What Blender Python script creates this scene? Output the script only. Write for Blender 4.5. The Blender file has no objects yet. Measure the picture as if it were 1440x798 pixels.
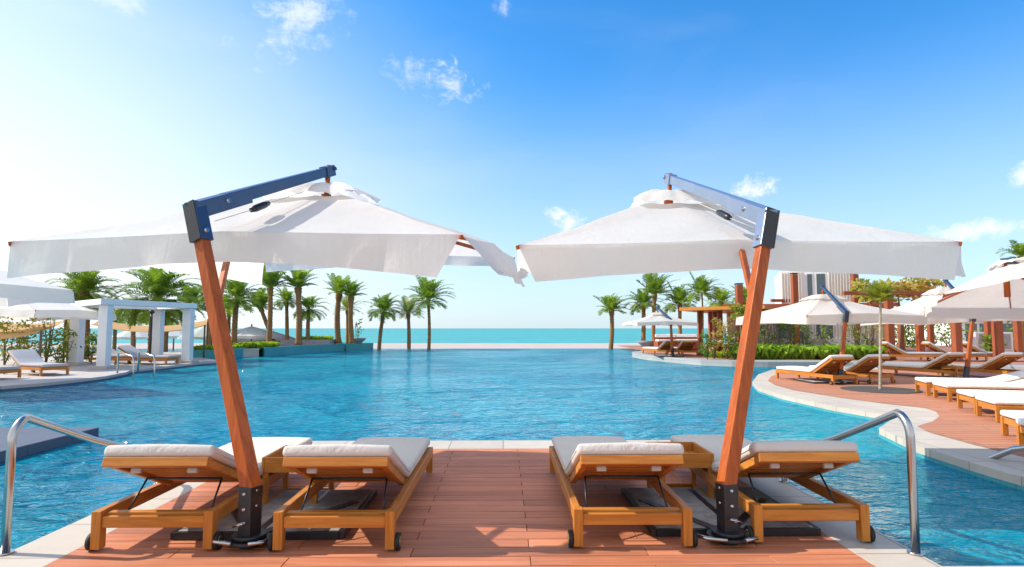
import bpy, bmesh, math, random
from mathutils import Vector, Matrix, Euler, noise
C = bpy.context.scene
COL = C.collection
R = math.radians
PI = math.pi
random.seed(7)

# ------------------------------------------------------------------ camera
H = 1.31; F = 850.0; CX = 720.0; CY = 399.0
PITCH = math.atan(63 / F); YAW = math.atan(12 / F)
cam = bpy.data.cameras.new('camera'); cam.lens = F / 1440 * 36; cam.sensor_width = 36
cam.clip_start = .05; cam.clip_end = 60000
co = bpy.data.objects.new('camera', cam); COL.objects.link(co)
co.location = (0, 0, H); co.rotation_euler = Euler((R(90) + PITCH, 0, -YAW), 'XYZ')
C.camera = co
CM = co.rotation_euler.to_matrix()
def ray(px, py):
    return CM @ Vector(((px - CX) / F, (CY - py) / F, -1))
def P(px, py, z=0.0):
    d = ray(px, py); t = (z - H) / d.z
    return Vector((d.x * t, d.y * t, z))
def at(px, py, Y):
    d = ray(px, py); t = Y / d.y
    return Vector((d.x * t, Y, H + d.z * t))

# ------------------------------------------------------------------ sun direction and sky
SUN = Vector((-2.0, .25, 1.70)).normalized()
SEL = math.asin(SUN.z); SAZ = math.atan2(SUN.x, SUN.y)   # from +Y towards +X
sl = bpy.data.lights.new('sun', 'SUN'); sl.energy = 3.3; sl.angle = R(.53); sl.color = (1, .92, .80)
so = bpy.data.objects.new('sun', sl); COL.objects.link(so)
so.rotation_euler = (-SUN).to_track_quat('-Z', 'Y').to_euler(); so.location = (-20, 10, 18)
W = bpy.data.worlds.new('World'); C.world = W; W.use_nodes = True

class NT:
    def __init__(s, nt): s.nt = nt; s.n = nt.nodes; s.l = nt.links
    def add(s, t, **k):
        x = s.n.new(t)
        for a, b in k.items(): setattr(x, a, b)
        return x
    def link(s, a, b): s.l.new(a, b)
    def val(s, sock, v):
        if hasattr(v, 'is_linked') or hasattr(v, 'links'): s.link(v, sock)
        else: sock.default_value = v
    def math(s, op, a, b=0.0, c=0.0, clamp=False):
        x = s.add('ShaderNodeMath', operation=op); x.use_clamp = clamp
        s.val(x.inputs[0], a); s.val(x.inputs[1], b)
        if op in ('MULTIPLY_ADD', 'COMPARE', 'SMOOTH_MIN'): s.val(x.inputs[2], c)
        return x.outputs[0]
    def vmath(s, op, a, b=(0, 0, 0)):
        x = s.add('ShaderNodeVectorMath', operation=op)
        s.val(x.inputs[0], a); s.val(x.inputs[1], b)
        return x.outputs['Value'] if op in ('DOT_PRODUCT', 'LENGTH', 'DISTANCE') else x.outputs[0]
    def mix(s, f, a, b, blend='MIX'):
        x = s.add('ShaderNodeMix', data_type='RGBA', blend_type=blend)
        s.val(x.inputs[0], f)
        s.val(x.inputs[6], a if not isinstance(a, tuple) else (*a[:3], 1)); s.val(x.inputs[7], b if not isinstance(b, tuple) else (*b[:3], 1))
        return x.outputs[2]
    def ramp(s, f, a, b, lo=0.0, hi=1.0, smooth=True):
        x = s.add('ShaderNodeMapRange', interpolation_type='SMOOTHSTEP' if smooth else 'LINEAR')
        s.val(x.inputs[0], f); x.inputs[1].default_value = a; x.inputs[2].default_value = b
        x.inputs[3].default_value = lo; x.inputs[4].default_value = hi
        return x.outputs[0]
    def noise(s, vec, scale, detail=3, rough=.5, dist=0.0):
        x = s.add('ShaderNodeTexNoise'); s.val(x.inputs['Vector'], vec)
        x.inputs['Scale'].default_value = scale; x.inputs['Detail'].default_value = detail
        x.inputs['Roughness'].default_value = rough; x.inputs['Distortion'].default_value = dist
        return x.outputs[0]

def build_world():
    nt = NT(W.node_tree); nt.n.clear()
    out = nt.add('ShaderNodeOutputWorld'); bg = nt.add('ShaderNodeBackground')
    sky = nt.add('ShaderNodeTexSky'); sky.sky_type = 'NISHITA'; sky.sun_disc = False
    sky.sun_elevation = SEL; sky.sun_rotation = SAZ % (2 * PI)
    sky.altitude = 0; sky.air_density = 1.0; sky.dust_density = .7; sky.ozone_density = 2.2
    tc = nt.add('ShaderNodeTexCoord'); d = nt.vmath('NORMALIZE', tc.outputs['Generated'])
    hs = nt.add('ShaderNodeHueSaturation'); hs.inputs['Saturation'].default_value = 1.25
    hs.inputs['Hue'].default_value = .495
    hs.inputs['Value'].default_value = 1.0
    nt.link(sky.outputs[0], hs.inputs['Color'])
    col = nt.mix(1.0, hs.outputs[0], (.51, 1.0, 1.26), 'MULTIPLY')
    sep = nt.add('ShaderNodeSeparateXYZ'); nt.link(d, sep.inputs[0])
    # thin humid veil: whitens towards the sun's side and towards the horizon
    sh = Vector((SUN.x, SUN.y, 0)).normalized()
    ds = nt.vmath('DOT_PRODUCT', d, tuple(sh)); az = nt.ramp(ds, .02, .92, 0, 1)
    k = nt.math('DIVIDE', sep.outputs[2], nt.math('MULTIPLY_ADD', az, .50, .38))
    veil = nt.math('MULTIPLY', nt.ramp(k, -.05, 1.15, 1, 0), nt.math('MULTIPLY_ADD', az, .26, .72))
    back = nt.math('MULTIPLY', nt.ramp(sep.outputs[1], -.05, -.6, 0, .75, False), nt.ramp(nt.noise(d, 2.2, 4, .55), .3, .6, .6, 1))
    v2 = veil
    wisp = nt.noise(nt.vmath('MULTIPLY', d, (1.4, 1.4, 4.0)), 1.6, 5, .55, .4)
    v2 = nt.math('ADD', v2, nt.ramp(wisp, .45, .8, 0, .10), clamp=True)
    vc = nt.mix(az, (4.15, 4.4, 4.9), (5.9, 5.9, 6.0))
    col = nt.mix(v2, col, vc)
    col = nt.mix(back, col, (6.4, 6.2, 5.9))      # unseen bright cloud bank, added behind the camera as fill for surfaces facing it
    # small fair-weather clouds, each placed by its direction in the sky
    nz = nt.noise(d, 22, 8, .62, .5); nz2 = nt.noise(nt.vmath('MULTIPLY', d, (1, 1, 2.2)), 60, 5, .6, .3)
    cl = [(432, 20, .085, .05, .55, -.55), (628, 117, .058, .03, .85, .25), (572, 108, .05, .026, .4, 0), (792, 312, .048, .022, .9, .25), (1062, 268, .036, .024, 1.0, .0),
          (1372, 322, .050, .016, .75, 0), (1440, 246, .02, .02, .7, 0), (705, 10, .02, .02, .45, 0), (180, 4, .03, .02, .35, 0), (1085, 330, .2, .03, .12, 0), (930, 395, .1, .03, .15, 0)]
    cols = None
    for (px, py, a, b, s, tilt) in cl:
        v = ray(px, py).normalized(); right = v.cross(Vector((0, 0, 1))).normalized(); up = right.cross(v).normalized()
        r2 = right * math.cos(tilt) + up * math.sin(tilt) * -1; u2 = right * math.sin(tilt) + up * math.cos(tilt)
        ex = nt.vmath('DOT_PRODUCT', d, tuple(r2 / a)); ey = nt.vmath('DOT_PRODUCT', d, tuple(u2 / b))
        ex = nt.math('SUBTRACT', ex, v.dot(r2) / a); ey = nt.math('SUBTRACT', ey, v.dot(u2) / b)
        rr = nt.math('SQRT', nt.math('ADD', nt.math('MULTIPLY', ex, ex), nt.math('MULTIPLY', ey, ey)))
        front = nt.vmath('DOT_PRODUCT', d, tuple(v)); rr = nt.math('ADD', rr, nt.ramp(front, 0, .5, 9, 0))
        nn = nt.math('ADD', nt.math('MULTIPLY', nz, .75), nt.math('MULTIPLY', nz2, .25))
        m = nt.math('SUBTRACT', nt.math('MULTIPLY', nn, 4.2), nt.math('ADD', nt.math('MULTIPLY', rr, .85), 1.35))
        m = nt.ramp(m, -.1, 1.0, 0, s)
        cols = m if cols is None else nt.math('MAXIMUM', cols, m)
    shade = nt.mix(nt.ramp(nz, .4, .7), (4.9, 5.1, 5.4), (6.4, 6.3, 6.2))
    col = nt.mix(cols, col, shade)
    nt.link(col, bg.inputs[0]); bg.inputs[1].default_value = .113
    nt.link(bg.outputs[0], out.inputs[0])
build_world()

# ------------------------------------------------------------------ materials
def new_mat(name):
    m = bpy.data.materials.new(name); m.use_nodes = True
    nt = NT(m.node_tree); b = nt.n['Principled BSDF']
    tc = nt.add('ShaderNodeTexCoord')
    return m, nt, b, tc.outputs['Object']
def setp(b, **k):
    for a, v in k.items():
        s = b.inputs[a.replace('_', ' ')]
        s.default_value = (*v, 1) if isinstance(v, tuple) and len(v) == 3 and s.type == 'RGBA' else v
def bump(nt, b, h, strength=.3, dist=.01):
    bp = nt.add('ShaderNodeBump'); bp.inputs['Strength'].default_value = strength; bp.inputs['Distance'].default_value = dist
    nt.val(bp.inputs['Height'], h); nt.link(bp.outputs[0], b.inputs['Normal']); return bp
def simple(name, c1, c2=None, rough=.6, scale=8, metal=0.0, bs=0.0, spec=.5, stretch=(1, 1, 1), island=0.0, bd=.01):
    m, nt, b, oc = new_mat(name)
    c2 = c2 or c1
    n = nt.noise(nt.vmath('MULTIPLY', oc, stretch), scale, 5, .6, .3)
    col = nt.mix(nt.ramp(n, .3, .7), c1, c2)
    if island:
        g = nt.add('ShaderNodeNewGeometry')
        k = nt.math('MULTIPLY_ADD', g.outputs['Random Per Island'], 2 * island, 1 - island)
        col = nt.mix(1.0, col, nt.vmath('MULTIPLY', (1, 1, 1), (1, 1, 1)), 'MIX') if False else col
        cx = nt.add('ShaderNodeCombineXYZ')
        for i in range(3): nt.link(k, cx.inputs[i])
        col = nt.mix(1.0, col, cx.outputs[0], 'MULTIPLY')
    nt.link(col, b.inputs['Base Color'])
    setp(b, Roughness=rough, Metallic=metal)
    b.inputs['Specular IOR Level'].default_value = spec
    if bs: bump(nt, b, n, bs, bd)
    return m
def wood(name, c1, c2, scale=26, rough=.45, island=.12, axis=(1, .09, 1)):
    m, nt, b, oc = new_mat(name)
    g = nt.add('ShaderNodeNewGeometry'); oi = nt.add('ShaderNodeObjectInfo')
    off = nt.math('MULTIPLY', g.outputs['Random Per Island'], 17.0)
    cc = nt.add('ShaderNodeCombineXYZ'); nt.link(off, cc.inputs[0]); nt.link(off, cc.inputs[1]); nt.link(oi.outputs['Random'], cc.inputs[2])
    v = nt.vmath('ADD', nt.vmath('MULTIPLY', oc, axis), cc.outputs[0])
    n = nt.noise(v, scale, 6, .62, 1.2); n2 = nt.noise(oc, 2.3, 3, .5)
    col = nt.mix(nt.ramp(n, .35, .68), c1, c2)
    col = nt.mix(nt.ramp(n2, .35, .75, 0, .35), col, tuple(x * .6 for x in c1))
    k = nt.math('MULTIPLY_ADD', g.outputs['Random Per Island'], 2 * island, 1 - island)
    cx = nt.add('ShaderNodeCombineXYZ')
    for i in range(3): nt.link(k, cx.inputs[i])
    col = nt.mix(1.0, col, cx.outputs[0], 'MULTIPLY')
    nt.link(col, b.inputs['Base Color']); setp(b, Roughness=rough); b.inputs['Specular IOR Level'].default_value = .25
    bump(nt, b, n, .25, .003)
    return m
def fabric(name, c, trans=.35, tcol=None, rough=.9, wr=.35, wscale=3.0, wd=.03):
    m, nt, b, oc = new_mat(name)
    setp(b, Roughness=rough); b.inputs['Specular IOR Level'].default_value = .15
    n = nt.noise(oc, wscale, 4, .55, .6); n3 = nt.noise(oc, 260, 2, .5)
    n4 = nt.noise(nt.vmath('MULTIPLY', oc, (1, 1, .25)), wscale * 4, 3, .6, 1.0)
    col = nt.mix(nt.ramp(nt.noise(oc, 1.7, 4, .6), .3, .75), c, tuple(x * .93 for x in c))
    nt.link(col, b.inputs['Base Color'])
    hgt = nt.math('ADD', nt.math('ADD', n, nt.math('MULTIPLY', n4, .3)), nt.math('MULTIPLY', n3, .02))
    bp = bump(nt, b, hgt, wr, wd)
    if trans:
        t = nt.add('ShaderNodeBsdfTranslucent'); nt.link(bp.outputs[0], t.inputs['Normal'])
        t.inputs[0].default_value = (*(tcol or c), 1)
        mx = nt.add('ShaderNodeMixShader'); mx.inputs[0].default_value = trans
        nt.link(b.outputs[0], mx.inputs[1]); nt.link(t.outputs[0], mx.inputs[2])
        nt.link(mx.outputs[0], nt.n['Material Output'].inputs[0])
    return m
def leaf(name, c1, c2, trans=.35, rough=.5):
    m, nt, b, oc = new_mat(name)
    g = nt.add('ShaderNodeNewGeometry'); oi = nt.add('ShaderNodeObjectInfo')
    k = nt.math('ADD', nt.math('MULTIPLY', g.outputs['Random Per Island'], .75), nt.math('MULTIPLY', oi.outputs['Random'], .35))
    col = nt.mix(k, c1, c2)
    nt.link(col, b.inputs['Base Color']); setp(b, Roughness=rough)
    b.inputs['Specular IOR Level'].default_value = .3
    t = nt.add('ShaderNodeBsdfTranslucent'); nt.link(nt.mix(1.0, col, (1.5, 1.6, .7), 'MULTIPLY'), t.inputs[0])
    mx = nt.add('ShaderNodeMixShader'); mx.inputs[0].default_value = trans
    nt.link(b.outputs[0], mx.inputs[1]); nt.link(t.outputs[0], mx.inputs[2])
    nt.link(mx.outputs[0], nt.n['Material Output'].inputs[0])
    return m
def water(name, body, body2, clear, scale, s1=.5, dist=.05, spec_tint=(1, 1, 1), fres=1.33, cap=.55):
    m, nt, b, oc = new_mat(name); nt.n.remove(b)
    v = nt.vmath('MULTIPLY', oc, (1, 1.35, 1))
    w = nt.noise(v, scale, 4, .55, .9); w2 = nt.noise(v, scale * .3, 3, .6, .5)
    w3 = nt.noise(nt.vmath('MULTIPLY', oc, (.8, 1.5, 1)), scale * 3.2, 2, .5, .4)
    w4 = nt.noise(nt.vmath('MULTIPLY', oc, (.7, 1.0, 1)), scale * .10, 3, .65, .5)
    hgt = nt.math('ADD', nt.math('ADD', w, nt.math('MULTIPLY', w2, 2.8)), nt.math('ADD', nt.math('MULTIPLY', w3, .38), nt.math('MULTIPLY', w4, 6.5)))
    bp = nt.add('ShaderNodeBump'); bp.inputs['Distance'].default_value = dist
    nt.link(nt.math('MULTIPLY', nt.ramp(nt.noise(oc, .16, 3, .6, .8), .32, .66, .45, 1.0), s1), bp.inputs['Strength'])
    nt.link(hgt, bp.inputs['Height'])
    dif = nt.add('ShaderNodeBsdfDiffuse'); nt.link(bp.outputs[0], dif.inputs['Normal'])
    nt.link(nt.mix(nt.ramp(nt.noise(oc, .12, 4, .6, .5), .35, .65), body, body2), dif.inputs[0])
    tr = nt.add('ShaderNodeBsdfTransparent'); tr.inputs[0].default_value = (*clear[:3], 1)
    a = nt.add('ShaderNodeMixShader'); a.inputs[0].default_value = clear[3]
    nt.link(dif.outputs[0], a.inputs[1]); nt.link(tr.outputs[0], a.inputs[2])
    gl = nt.add('ShaderNodeBsdfGlossy'); gl.inputs['Roughness'].default_value = .04; gl.inputs[0].default_value = (*spec_tint, 1)
    nt.link(bp.outputs[0], gl.inputs['Normal'])
    fr = nt.add('ShaderNodeFresnel'); fr.inputs[0].default_value = fres; nt.link(bp.outputs[0], fr.inputs['Normal'])
    f = nt.math('MINIMUM', fr.outputs[0], cap)
    mx = nt.add('ShaderNodeMixShader'); nt.link(f, mx.inputs[0])
    nt.link(a.outputs[0], mx.inputs[1]); nt.link(gl.outputs[0], mx.inputs[2])
    nt.link(mx.outputs[0], nt.n['Material Output'].inputs[0])
    return m
def tiles(name, c1, c2, mortar, bw, rh, rough=.4, ms=.012, off=0.0, bs=.3, plane='xy'):
    m, nt, b, oc = new_mat(name)
    v = oc
    if plane == 'box':
        sp = nt.add('ShaderNodeSeparateXYZ'); nt.link(oc, sp.inputs[0]); cb = nt.add('ShaderNodeCombineXYZ')
        nt.link(nt.math('ADD', sp.outputs[0], sp.outputs[1]), cb.inputs[0]); nt.link(sp.outputs[2], cb.inputs[1]); v = cb.outputs[0]
    br = nt.add('ShaderNodeTexBrick'); nt.link(v, br.inputs['Vector'])
    br.offset = off; br.inputs['Scale'].default_value = 1; br.inputs['Color1'].default_value = (*c1, 1); br.inputs['Color2'].default_value = (*c2, 1)
    br.inputs['Mortar'].default_value = (*mortar, 1); br.inputs['Mortar Size'].default_value = ms
    br.inputs['Brick Width'].default_value = bw; br.inputs['Row Height'].default_value = rh; br.inputs['Mortar Smooth'].default_value = .2
    n = nt.noise(oc, 6, 5, .65); n2 = nt.noise(oc, .7, 3, .6)
    col = nt.mix(nt.ramp(n, .3, .8, 0, .38), br.outputs[0], tuple(x * .72 for x in c1))
    col = nt.mix(nt.ramp(n2, .4, .75, 0, .18), col, tuple(x * .6 for x in c2))
    nt.link(col, b.inputs['Base Color']); setp(b, Roughness=rough)
    hh = nt.math('ADD', nt.math('MULTIPLY', br.outputs[1], -1), nt.math('MULTIPLY', n, .15))
    bump(nt, b, hh, bs, .004)
    return m

M = {}
M['teak'] = wood('teak', (.60, .235, .042), (.42, .145, .023), island=.18)
M['teak_x'] = wood('teak_crosswise', (.60, .235, .042), (.44, .15, .025), island=.18, axis=(.07, 1, 1))
M['teak_z'] = wood('teak_upright', (.60, .235, .042), (.42, .145, .023), island=.18, axis=(1, 1, .08))
M['teak_dark'] = wood('teak_slats', (.62, .22, .04), (.46, .14, .025), axis=(.07, 1, 1))
M['post'] = wood('parasol_wood', (.47, .115, .021), (.31, .064, .012), rough=.38, axis=(1, 1, .06))
M['pillar'] = wood('pillar_wood', (.38, .105, .045), (.27, .07, .028), axis=(1, 1, .05), rough=.55)
M['deck'] = wood('deck_boards', (.56, .215, .11), (.42, .14, .068), scale=14, rough=.62, island=.17, axis=(.06, 1, 1))
M['deck_far'] = tiles('deck_boards_far', (.54, .235, .13), (.45, .175, .09), (.2, .08, .05), 1.8, .14, .65, .01, .5)
M['coping'] = tiles('coping_stone', (.58, .51, .42), (.52, .45, .37), (.26, .22, .18), .6, .6, .55, .007)
M['paving'] = tiles('terrace_paving', (.56, .49, .44), (.50, .44, .40), (.36, .32, .29), .6, .6, .6, .006)
M['bluestone'] = tiles('blue_grey_stone', (.10, .125, .175), (.085, .105, .15), (.05, .06, .08), 1.2, .7, .8, .006)
M['palestone'] = tiles('pale_step_stone', (.42, .45, .48), (.38, .41, .45), (.25, .27, .3), .9, .9, .5, .006)
M['tilewall'] = tiles('teal_mosaic', (.05, .36, .40), (.03, .27, .32), (.10, .34, .38), .05, .05, .75, .004, 0, .2, 'box')
M['greywall'] = tiles('grey_wall_tile', (.42, .43, .42), (.36, .37, .37), (.26, .27, .27), .6, .3, .5, .008, 0, .2, 'box')
M['pooltile'] = tiles('pool_floor_mosaic', (.06, .50, .68), (.045, .43, .62), (.12, .52, .66), .3, .3, .3, .012)
M['fabric'] = fabric('canopy_cloth', (.89, .875, .85), .50, (.97, .93, .86), wr=.42)
M['fabric_warm'] = fabric('warm_canopy_cloth', (.80, .755, .69), .42, (.86, .78, .68), wr=.6)
M['fabric_blue'] = fabric('canopy_cloth_far', (.86, .85, .83), .4, (.9, .87, .8))
M['cushion'] = fabric('cushion_cloth', (.62, .575, .525), 0, None, .95, .9, 9.0, .012)
M['cushion_white'] = fabric('white_cushion_cloth', (.82, .79, .75), 0, None, .95, .5, 7.0, .012)
M['cushion_grey'] = fabric('grey_cushion_cloth', (.46, .45, .46), 0, None, .95, .5, 7.0, .012)
M['sail'] = fabric('ochre_sail_cloth', (.66, .42, .20), .35, (.75, .48, .22))
M['arm'] = simple('slate_aluminium', (.045, .085, .16), (.04, .075, .14), .32, 5, .35)
M['arm_pale'] = simple('silver_aluminium', (.23, .29, .40), (.2, .26, .36), .3, 5, .35)
M['black'] = simple('black_metal', (.014, .015, .018), (.02, .02, .024), .38, 30, .0, .15)
M['chrome'] = simple('stainless_steel', (.50, .49, .48), (.44, .43, .42), .24, 3, 1.0)
M['rubber'] = simple('rubber', (.012, .012, .012), None, .7)
M['brass'] = simple('brass', (.5, .36, .14), None, .3, 5, 1.0)
M['plastic'] = simple('pale_plastic', (.55, .52, .48), None, .5)
M['slab'] = simple('concrete_paver', (.40, .37, .33), (.27, .25, .23), .85, 14, 0, .4)
M['white'] = simple('white_render', (.80, .80, .79), (.72, .73, .74), .75, 1.5, 0, .1)
M['louvre'] = simple('cream_louvre', (.84, .78, .68), (.78, .72, .62), .6, 3, 0, 0, .4, (1, 1, .1), .05)
M['glass'] = simple('window_glass', (.05, .08, .10), None, .08, 2, 0, 0, .8)
M['cardwall'] = simple('stone_wall', (.40, .40, .40), (.30, .31, .33), .8, 4, 0, .3)
M['soil'] = simple('garden_soil', (.16, .11, .07), (.10, .07, .045), .95, 6, 0, .6, bd=.03)
M['gravel'] = simple('dark_gravel', (.05, .045, .04), (.10, .09, .08), .9, 60, 0, .8, bd=.02)
M['sand'] = simple('beach_sand', (.52, .44, .38), (.45, .38, .33), .95, .25, 0, .3, .2, bd=.05)
M['trunk'] = simple('palm_trunk', (.38, .22, .10), (.17, .09, .04), .95, 16, 0, .8, .2, (1, 1, 1.6), bd=.03)
M['trunk_pale'] = simple('pale_trunk', (.42, .36, .27), (.28, .22, .15), .9, 18, 0, .6, bd=.02)
M['stem'] = simple('woody_stem', (.14, .10, .06), None, .9)
M['palm'] = leaf('palm_leaf', (.07, .165, .025), (.29, .38, .06), .32)
M['palm_yellow'] = leaf('palm_leaf_yellow', (.14, .20, .03), (.36, .36, .06), .35)
M['shrub'] = leaf('shrub_leaf', (.06, .13, .02), (.24, .28, .05), .35)
M['shrub_red'] = leaf('reddish_leaf', (.44, .22, .08), (.38, .40, .08), .35)
M['straps'] = leaf('strap_leaf', (.10, .24, .02), (.46, .58, .07), .4)
M['thatch'] = simple('thatch', (.085, .065, .07), (.05, .04, .045), .95, 12, 0, .8, bd=.05)
M['bowl'] = simple('bowl_stone', (.30, .30, .31), (.24, .24, .25), .8, 8)
M['seawater'] = water('sea_water', (.006, .27, .30), (.014, .35, .37), (.3, .8, .8, .0), .25, .6, .5, cap=.22)
M['poolwater'] = water('pool_water', (.0, .28, .44), (.005, .41, .51), (.42, .90, 1.0, .42), 2.6, 1.0, .21, fres=1.36, cap=.62)

# ------------------------------------------------------------------ mesh helpers
class MB:
    def __init__(s): s.v = []; s.f = []; s.sm = []
    def add(s, vs, fs, smooth=False):
        n = len(s.v); s.v += [Vector(v) for v in vs]; s.f += [[i + n for i in f] for f in fs]; s.sm += [smooth] * len(fs)
        return s
    def box(s, c, d, m=None):
        c = Vector(c); h = Vector(d) / 2
        vs = [Vector((x * h.x, y * h.y, z * h.z)) for x in (-1, 1) for y in (-1, 1) for z in (-1, 1)]
        if m is not None: vs = [m @ v for v in vs]
        return s.add([c + v for v in vs], [(0, 1, 3, 2), (4, 6, 7, 5), (0, 4, 5, 1), (2, 3, 7, 6), (0, 2, 6, 4), (1, 5, 7, 3)])
    def bar(s, a, b, w, h, up=(0, 0, 1), w2=None, h2=None):
        a = Vector(a); b = Vector(b); d = (b - a).normalized(); up = Vector(up)
        x = d.cross(up).normalized() if abs(d.dot(up)) < .999 else Vector((1, 0, 0)); y = x.cross(d)
        w2 = w2 or w; h2 = h2 or h; vs = []
        for p, ww, hh in ((a, w, h), (b, w2, h2)):
            for sx, sy in ((-1, -1), (1, -1), (1, 1), (-1, 1)): vs.append(p + x * sx * ww / 2 + y * sy * hh / 2)
        return s.add(vs, [(0, 3, 2, 1), (4, 5, 6, 7), (0, 1, 5, 4), (1, 2, 6, 5), (2, 3, 7, 6), (3, 0, 4, 7)])
    def tube(s, pts, r, n=10, caps=True, smooth=True):
        pts = [Vector(p) for p in pts]; rs = r if isinstance(r, (list, tuple)) else [r] * len(pts)
        ref = None; vs = []
        for i, p in enumerate(pts):
            d = (pts[min(i + 1, len(pts) - 1)] - pts[max(i - 1, 0)]).normalized()
            if ref is None: ref = d.orthogonal().normalized()
            ref = (ref - d * ref.dot(d)).normalized(); y = d.cross(ref)
            for k in range(n):
                t = 2 * PI * k / n; vs.append(p + (ref * math.cos(t) + y * math.sin(t)) * rs[i])
        fs = [(i * n + k, i * n + (k + 1) % n, (i + 1) * n + (k + 1) % n, (i + 1) * n + k) for i in range(len(pts) - 1) for k in range(n)]
        s.add(vs, fs, smooth)
        if caps:
            m = len(s.v) - len(vs); s.f.append([m + k for k in range(n)][::-1]); s.f.append([m + (len(pts) - 1) * n + k for k in range(n)]); s.sm += [False, False]
        return s
    def lathe(s, prof, c=(0, 0, 0), n=20):
        c = Vector(c); vs = []
        for r, z in prof:
            for k in range(n): t = 2 * PI * k / n; vs.append(c + Vector((r * math.cos(t), r * math.sin(t), z)))
        fs = [(i * n + k, i * n + (k + 1) % n, (i + 1) * n + (k + 1) % n, (i + 1) * n + k) for i in range(len(prof) - 1) for k in range(n)]
        return s.add(vs, fs, True)
    def disc(s, c, axis, r, t, n=20):
        c = Vector(c); a = Vector(axis).normalized()
        return s.tube([c - a * t / 2, c + a * t / 2], r, n)
    def prism(s, pts, z0, z1, top=True, side=True):
        n = len(pts); vs = [Vector((p[0], p[1], z1)) for p in pts]
        if side: vs += [Vector((p[0], p[1], z0)) for p in pts]
        fs = []
        if top: fs.append(list(range(n)))
        if side: fs += [(i, n + i, n + (i + 1) % n, (i + 1) % n) for i in range(n)]
        return s.add(vs, fs)
    def build(s, name, mat, parent=None, org=None, bevel=0, seg=2, tri=False):
        o = Vector(org) if org is not None else Vector((0, 0, 0))
        me = bpy.data.meshes.new(name); me.from_pydata([tuple(v - o) for v in s.v], [], s.f)
        me.polygons.foreach_set('use_smooth', s.sm); me.materials.append(mat)
        if tri:
            bm = bmesh.new(); bm.from_mesh(me); bmesh.ops.triangulate(bm, faces=[f for f in bm.faces if len(f.verts) > 4]); bmesh.ops.recalc_face_normals(bm, faces=bm.faces); bm.to_mesh(me); bm.free()
        me.update()
        ob = bpy.data.objects.new(name, me); COL.objects.link(ob)
        if parent is not None: ob.parent = parent
        elif org is not None: ob.location = o
        if bevel:
            b = ob.modifiers.new('bevel', 'BEVEL'); b.width = bevel; b.segments = seg; b.limit_method = 'ANGLE'; b.angle_limit = R(40)
            b.harden_normals = False
        return ob
def tag(o, label=None, cat=None, group=None, kind=None):
    if label: o['label'] = label
    if cat: o['category'] = cat
    if group: o['group'] = group
    if kind: o['kind'] = kind
    return o
def thing(name, loc, label, cat, group=None, rz=0):
    o = bpy.data.objects.new(name, None); COL.objects.link(o); o.location = loc; o.rotation_euler = (0, 0, rz)
    o.empty_display_size = .2
    return tag(o, label, cat, group)
def struct(o): o['kind'] = 'structure'; return o
KIDS = {}
def copy_thing(src, loc, rz, label, group=None, scale=None, swap=None):
    def rec(o, par):
        c = o.copy(); COL.objects.link(c)
        if par is not None: c.parent = par
        if swap and o.type == 'MESH' and o.name.split('.')[0] in swap:
            c.data = swap[o.name.split('.')[0]]
        for ch in o.children: rec(ch, c)
        return c
    r = rec(src, None); r.location = loc; r.rotation_euler = (0, 0, rz); r['label'] = label
    if group: r['group'] = group
    if scale: r.scale = (scale,) * 3
    return r

# ------------------------------------------------------------------ setting
WZ = -.12
# sea, beach, pool
b = MB(); b.add([(-30000, 150, -2.82), (30000, 150, -2.82), (30000, 42000, -2.82), (-30000, 42000, -2.82)], [(0, 1, 2, 3)])
struct(b.build('sea', M['seawater']))
b = MB(); nx, ny = 60, 40; vs = []; 
for j in range(ny + 1):
    y = -120 + (j / ny) * 315
    for i in range(nx + 1):
        x = -260 + 520 * i / nx
        z = -1.55 if y < 60 else -1.55 - 1.32 * min(1.25, (y - 60) / 112) ** 1.2
        z += .07 * noise.noise(Vector((x * .05, y * .05, 0)))
        vs.append((x, y, z - (2 if y < 44 and -48 < x < 60 else 0)))
b.add(vs, [(j * (nx + 1) + i, j * (nx + 1) + i + 1, (j + 1) * (nx + 1) + i + 1, (j + 1) * (nx + 1) + i) for j in range(ny) for i in range(nx)], True)
struct(b.build('beach', M['sand']))
FARY = 43.2
b = MB(); b.add([(-45, -14, WZ), (55, -14, WZ), (55, FARY, WZ), (-45, FARY, WZ)], [(0, 1, 2, 3)])
struct(b.build('pool_water', M['poolwater']))
b = MB(); b.add([(-45, -14, -1.45), (55, -14, -1.45), (55, FARY, -1.45), (-45, FARY, -1.45)], [(0, 1, 2, 3)])
b.box((5, FARY + .12, -1.1), (100, .22, 1.94))
struct(b.build('pool_basin', M['pooltile']))
# shallow shelves seen through the water
b = MB(); b.prism([(2.6, 3.4), (9, 3.2), (9, 6.0), (6.5, 6.4), (4.2, 5.6), (2.6, 4.6)], -1.4, -.24)
struct(b.build('pool_shelf', M['coping'], tri=True))

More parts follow.
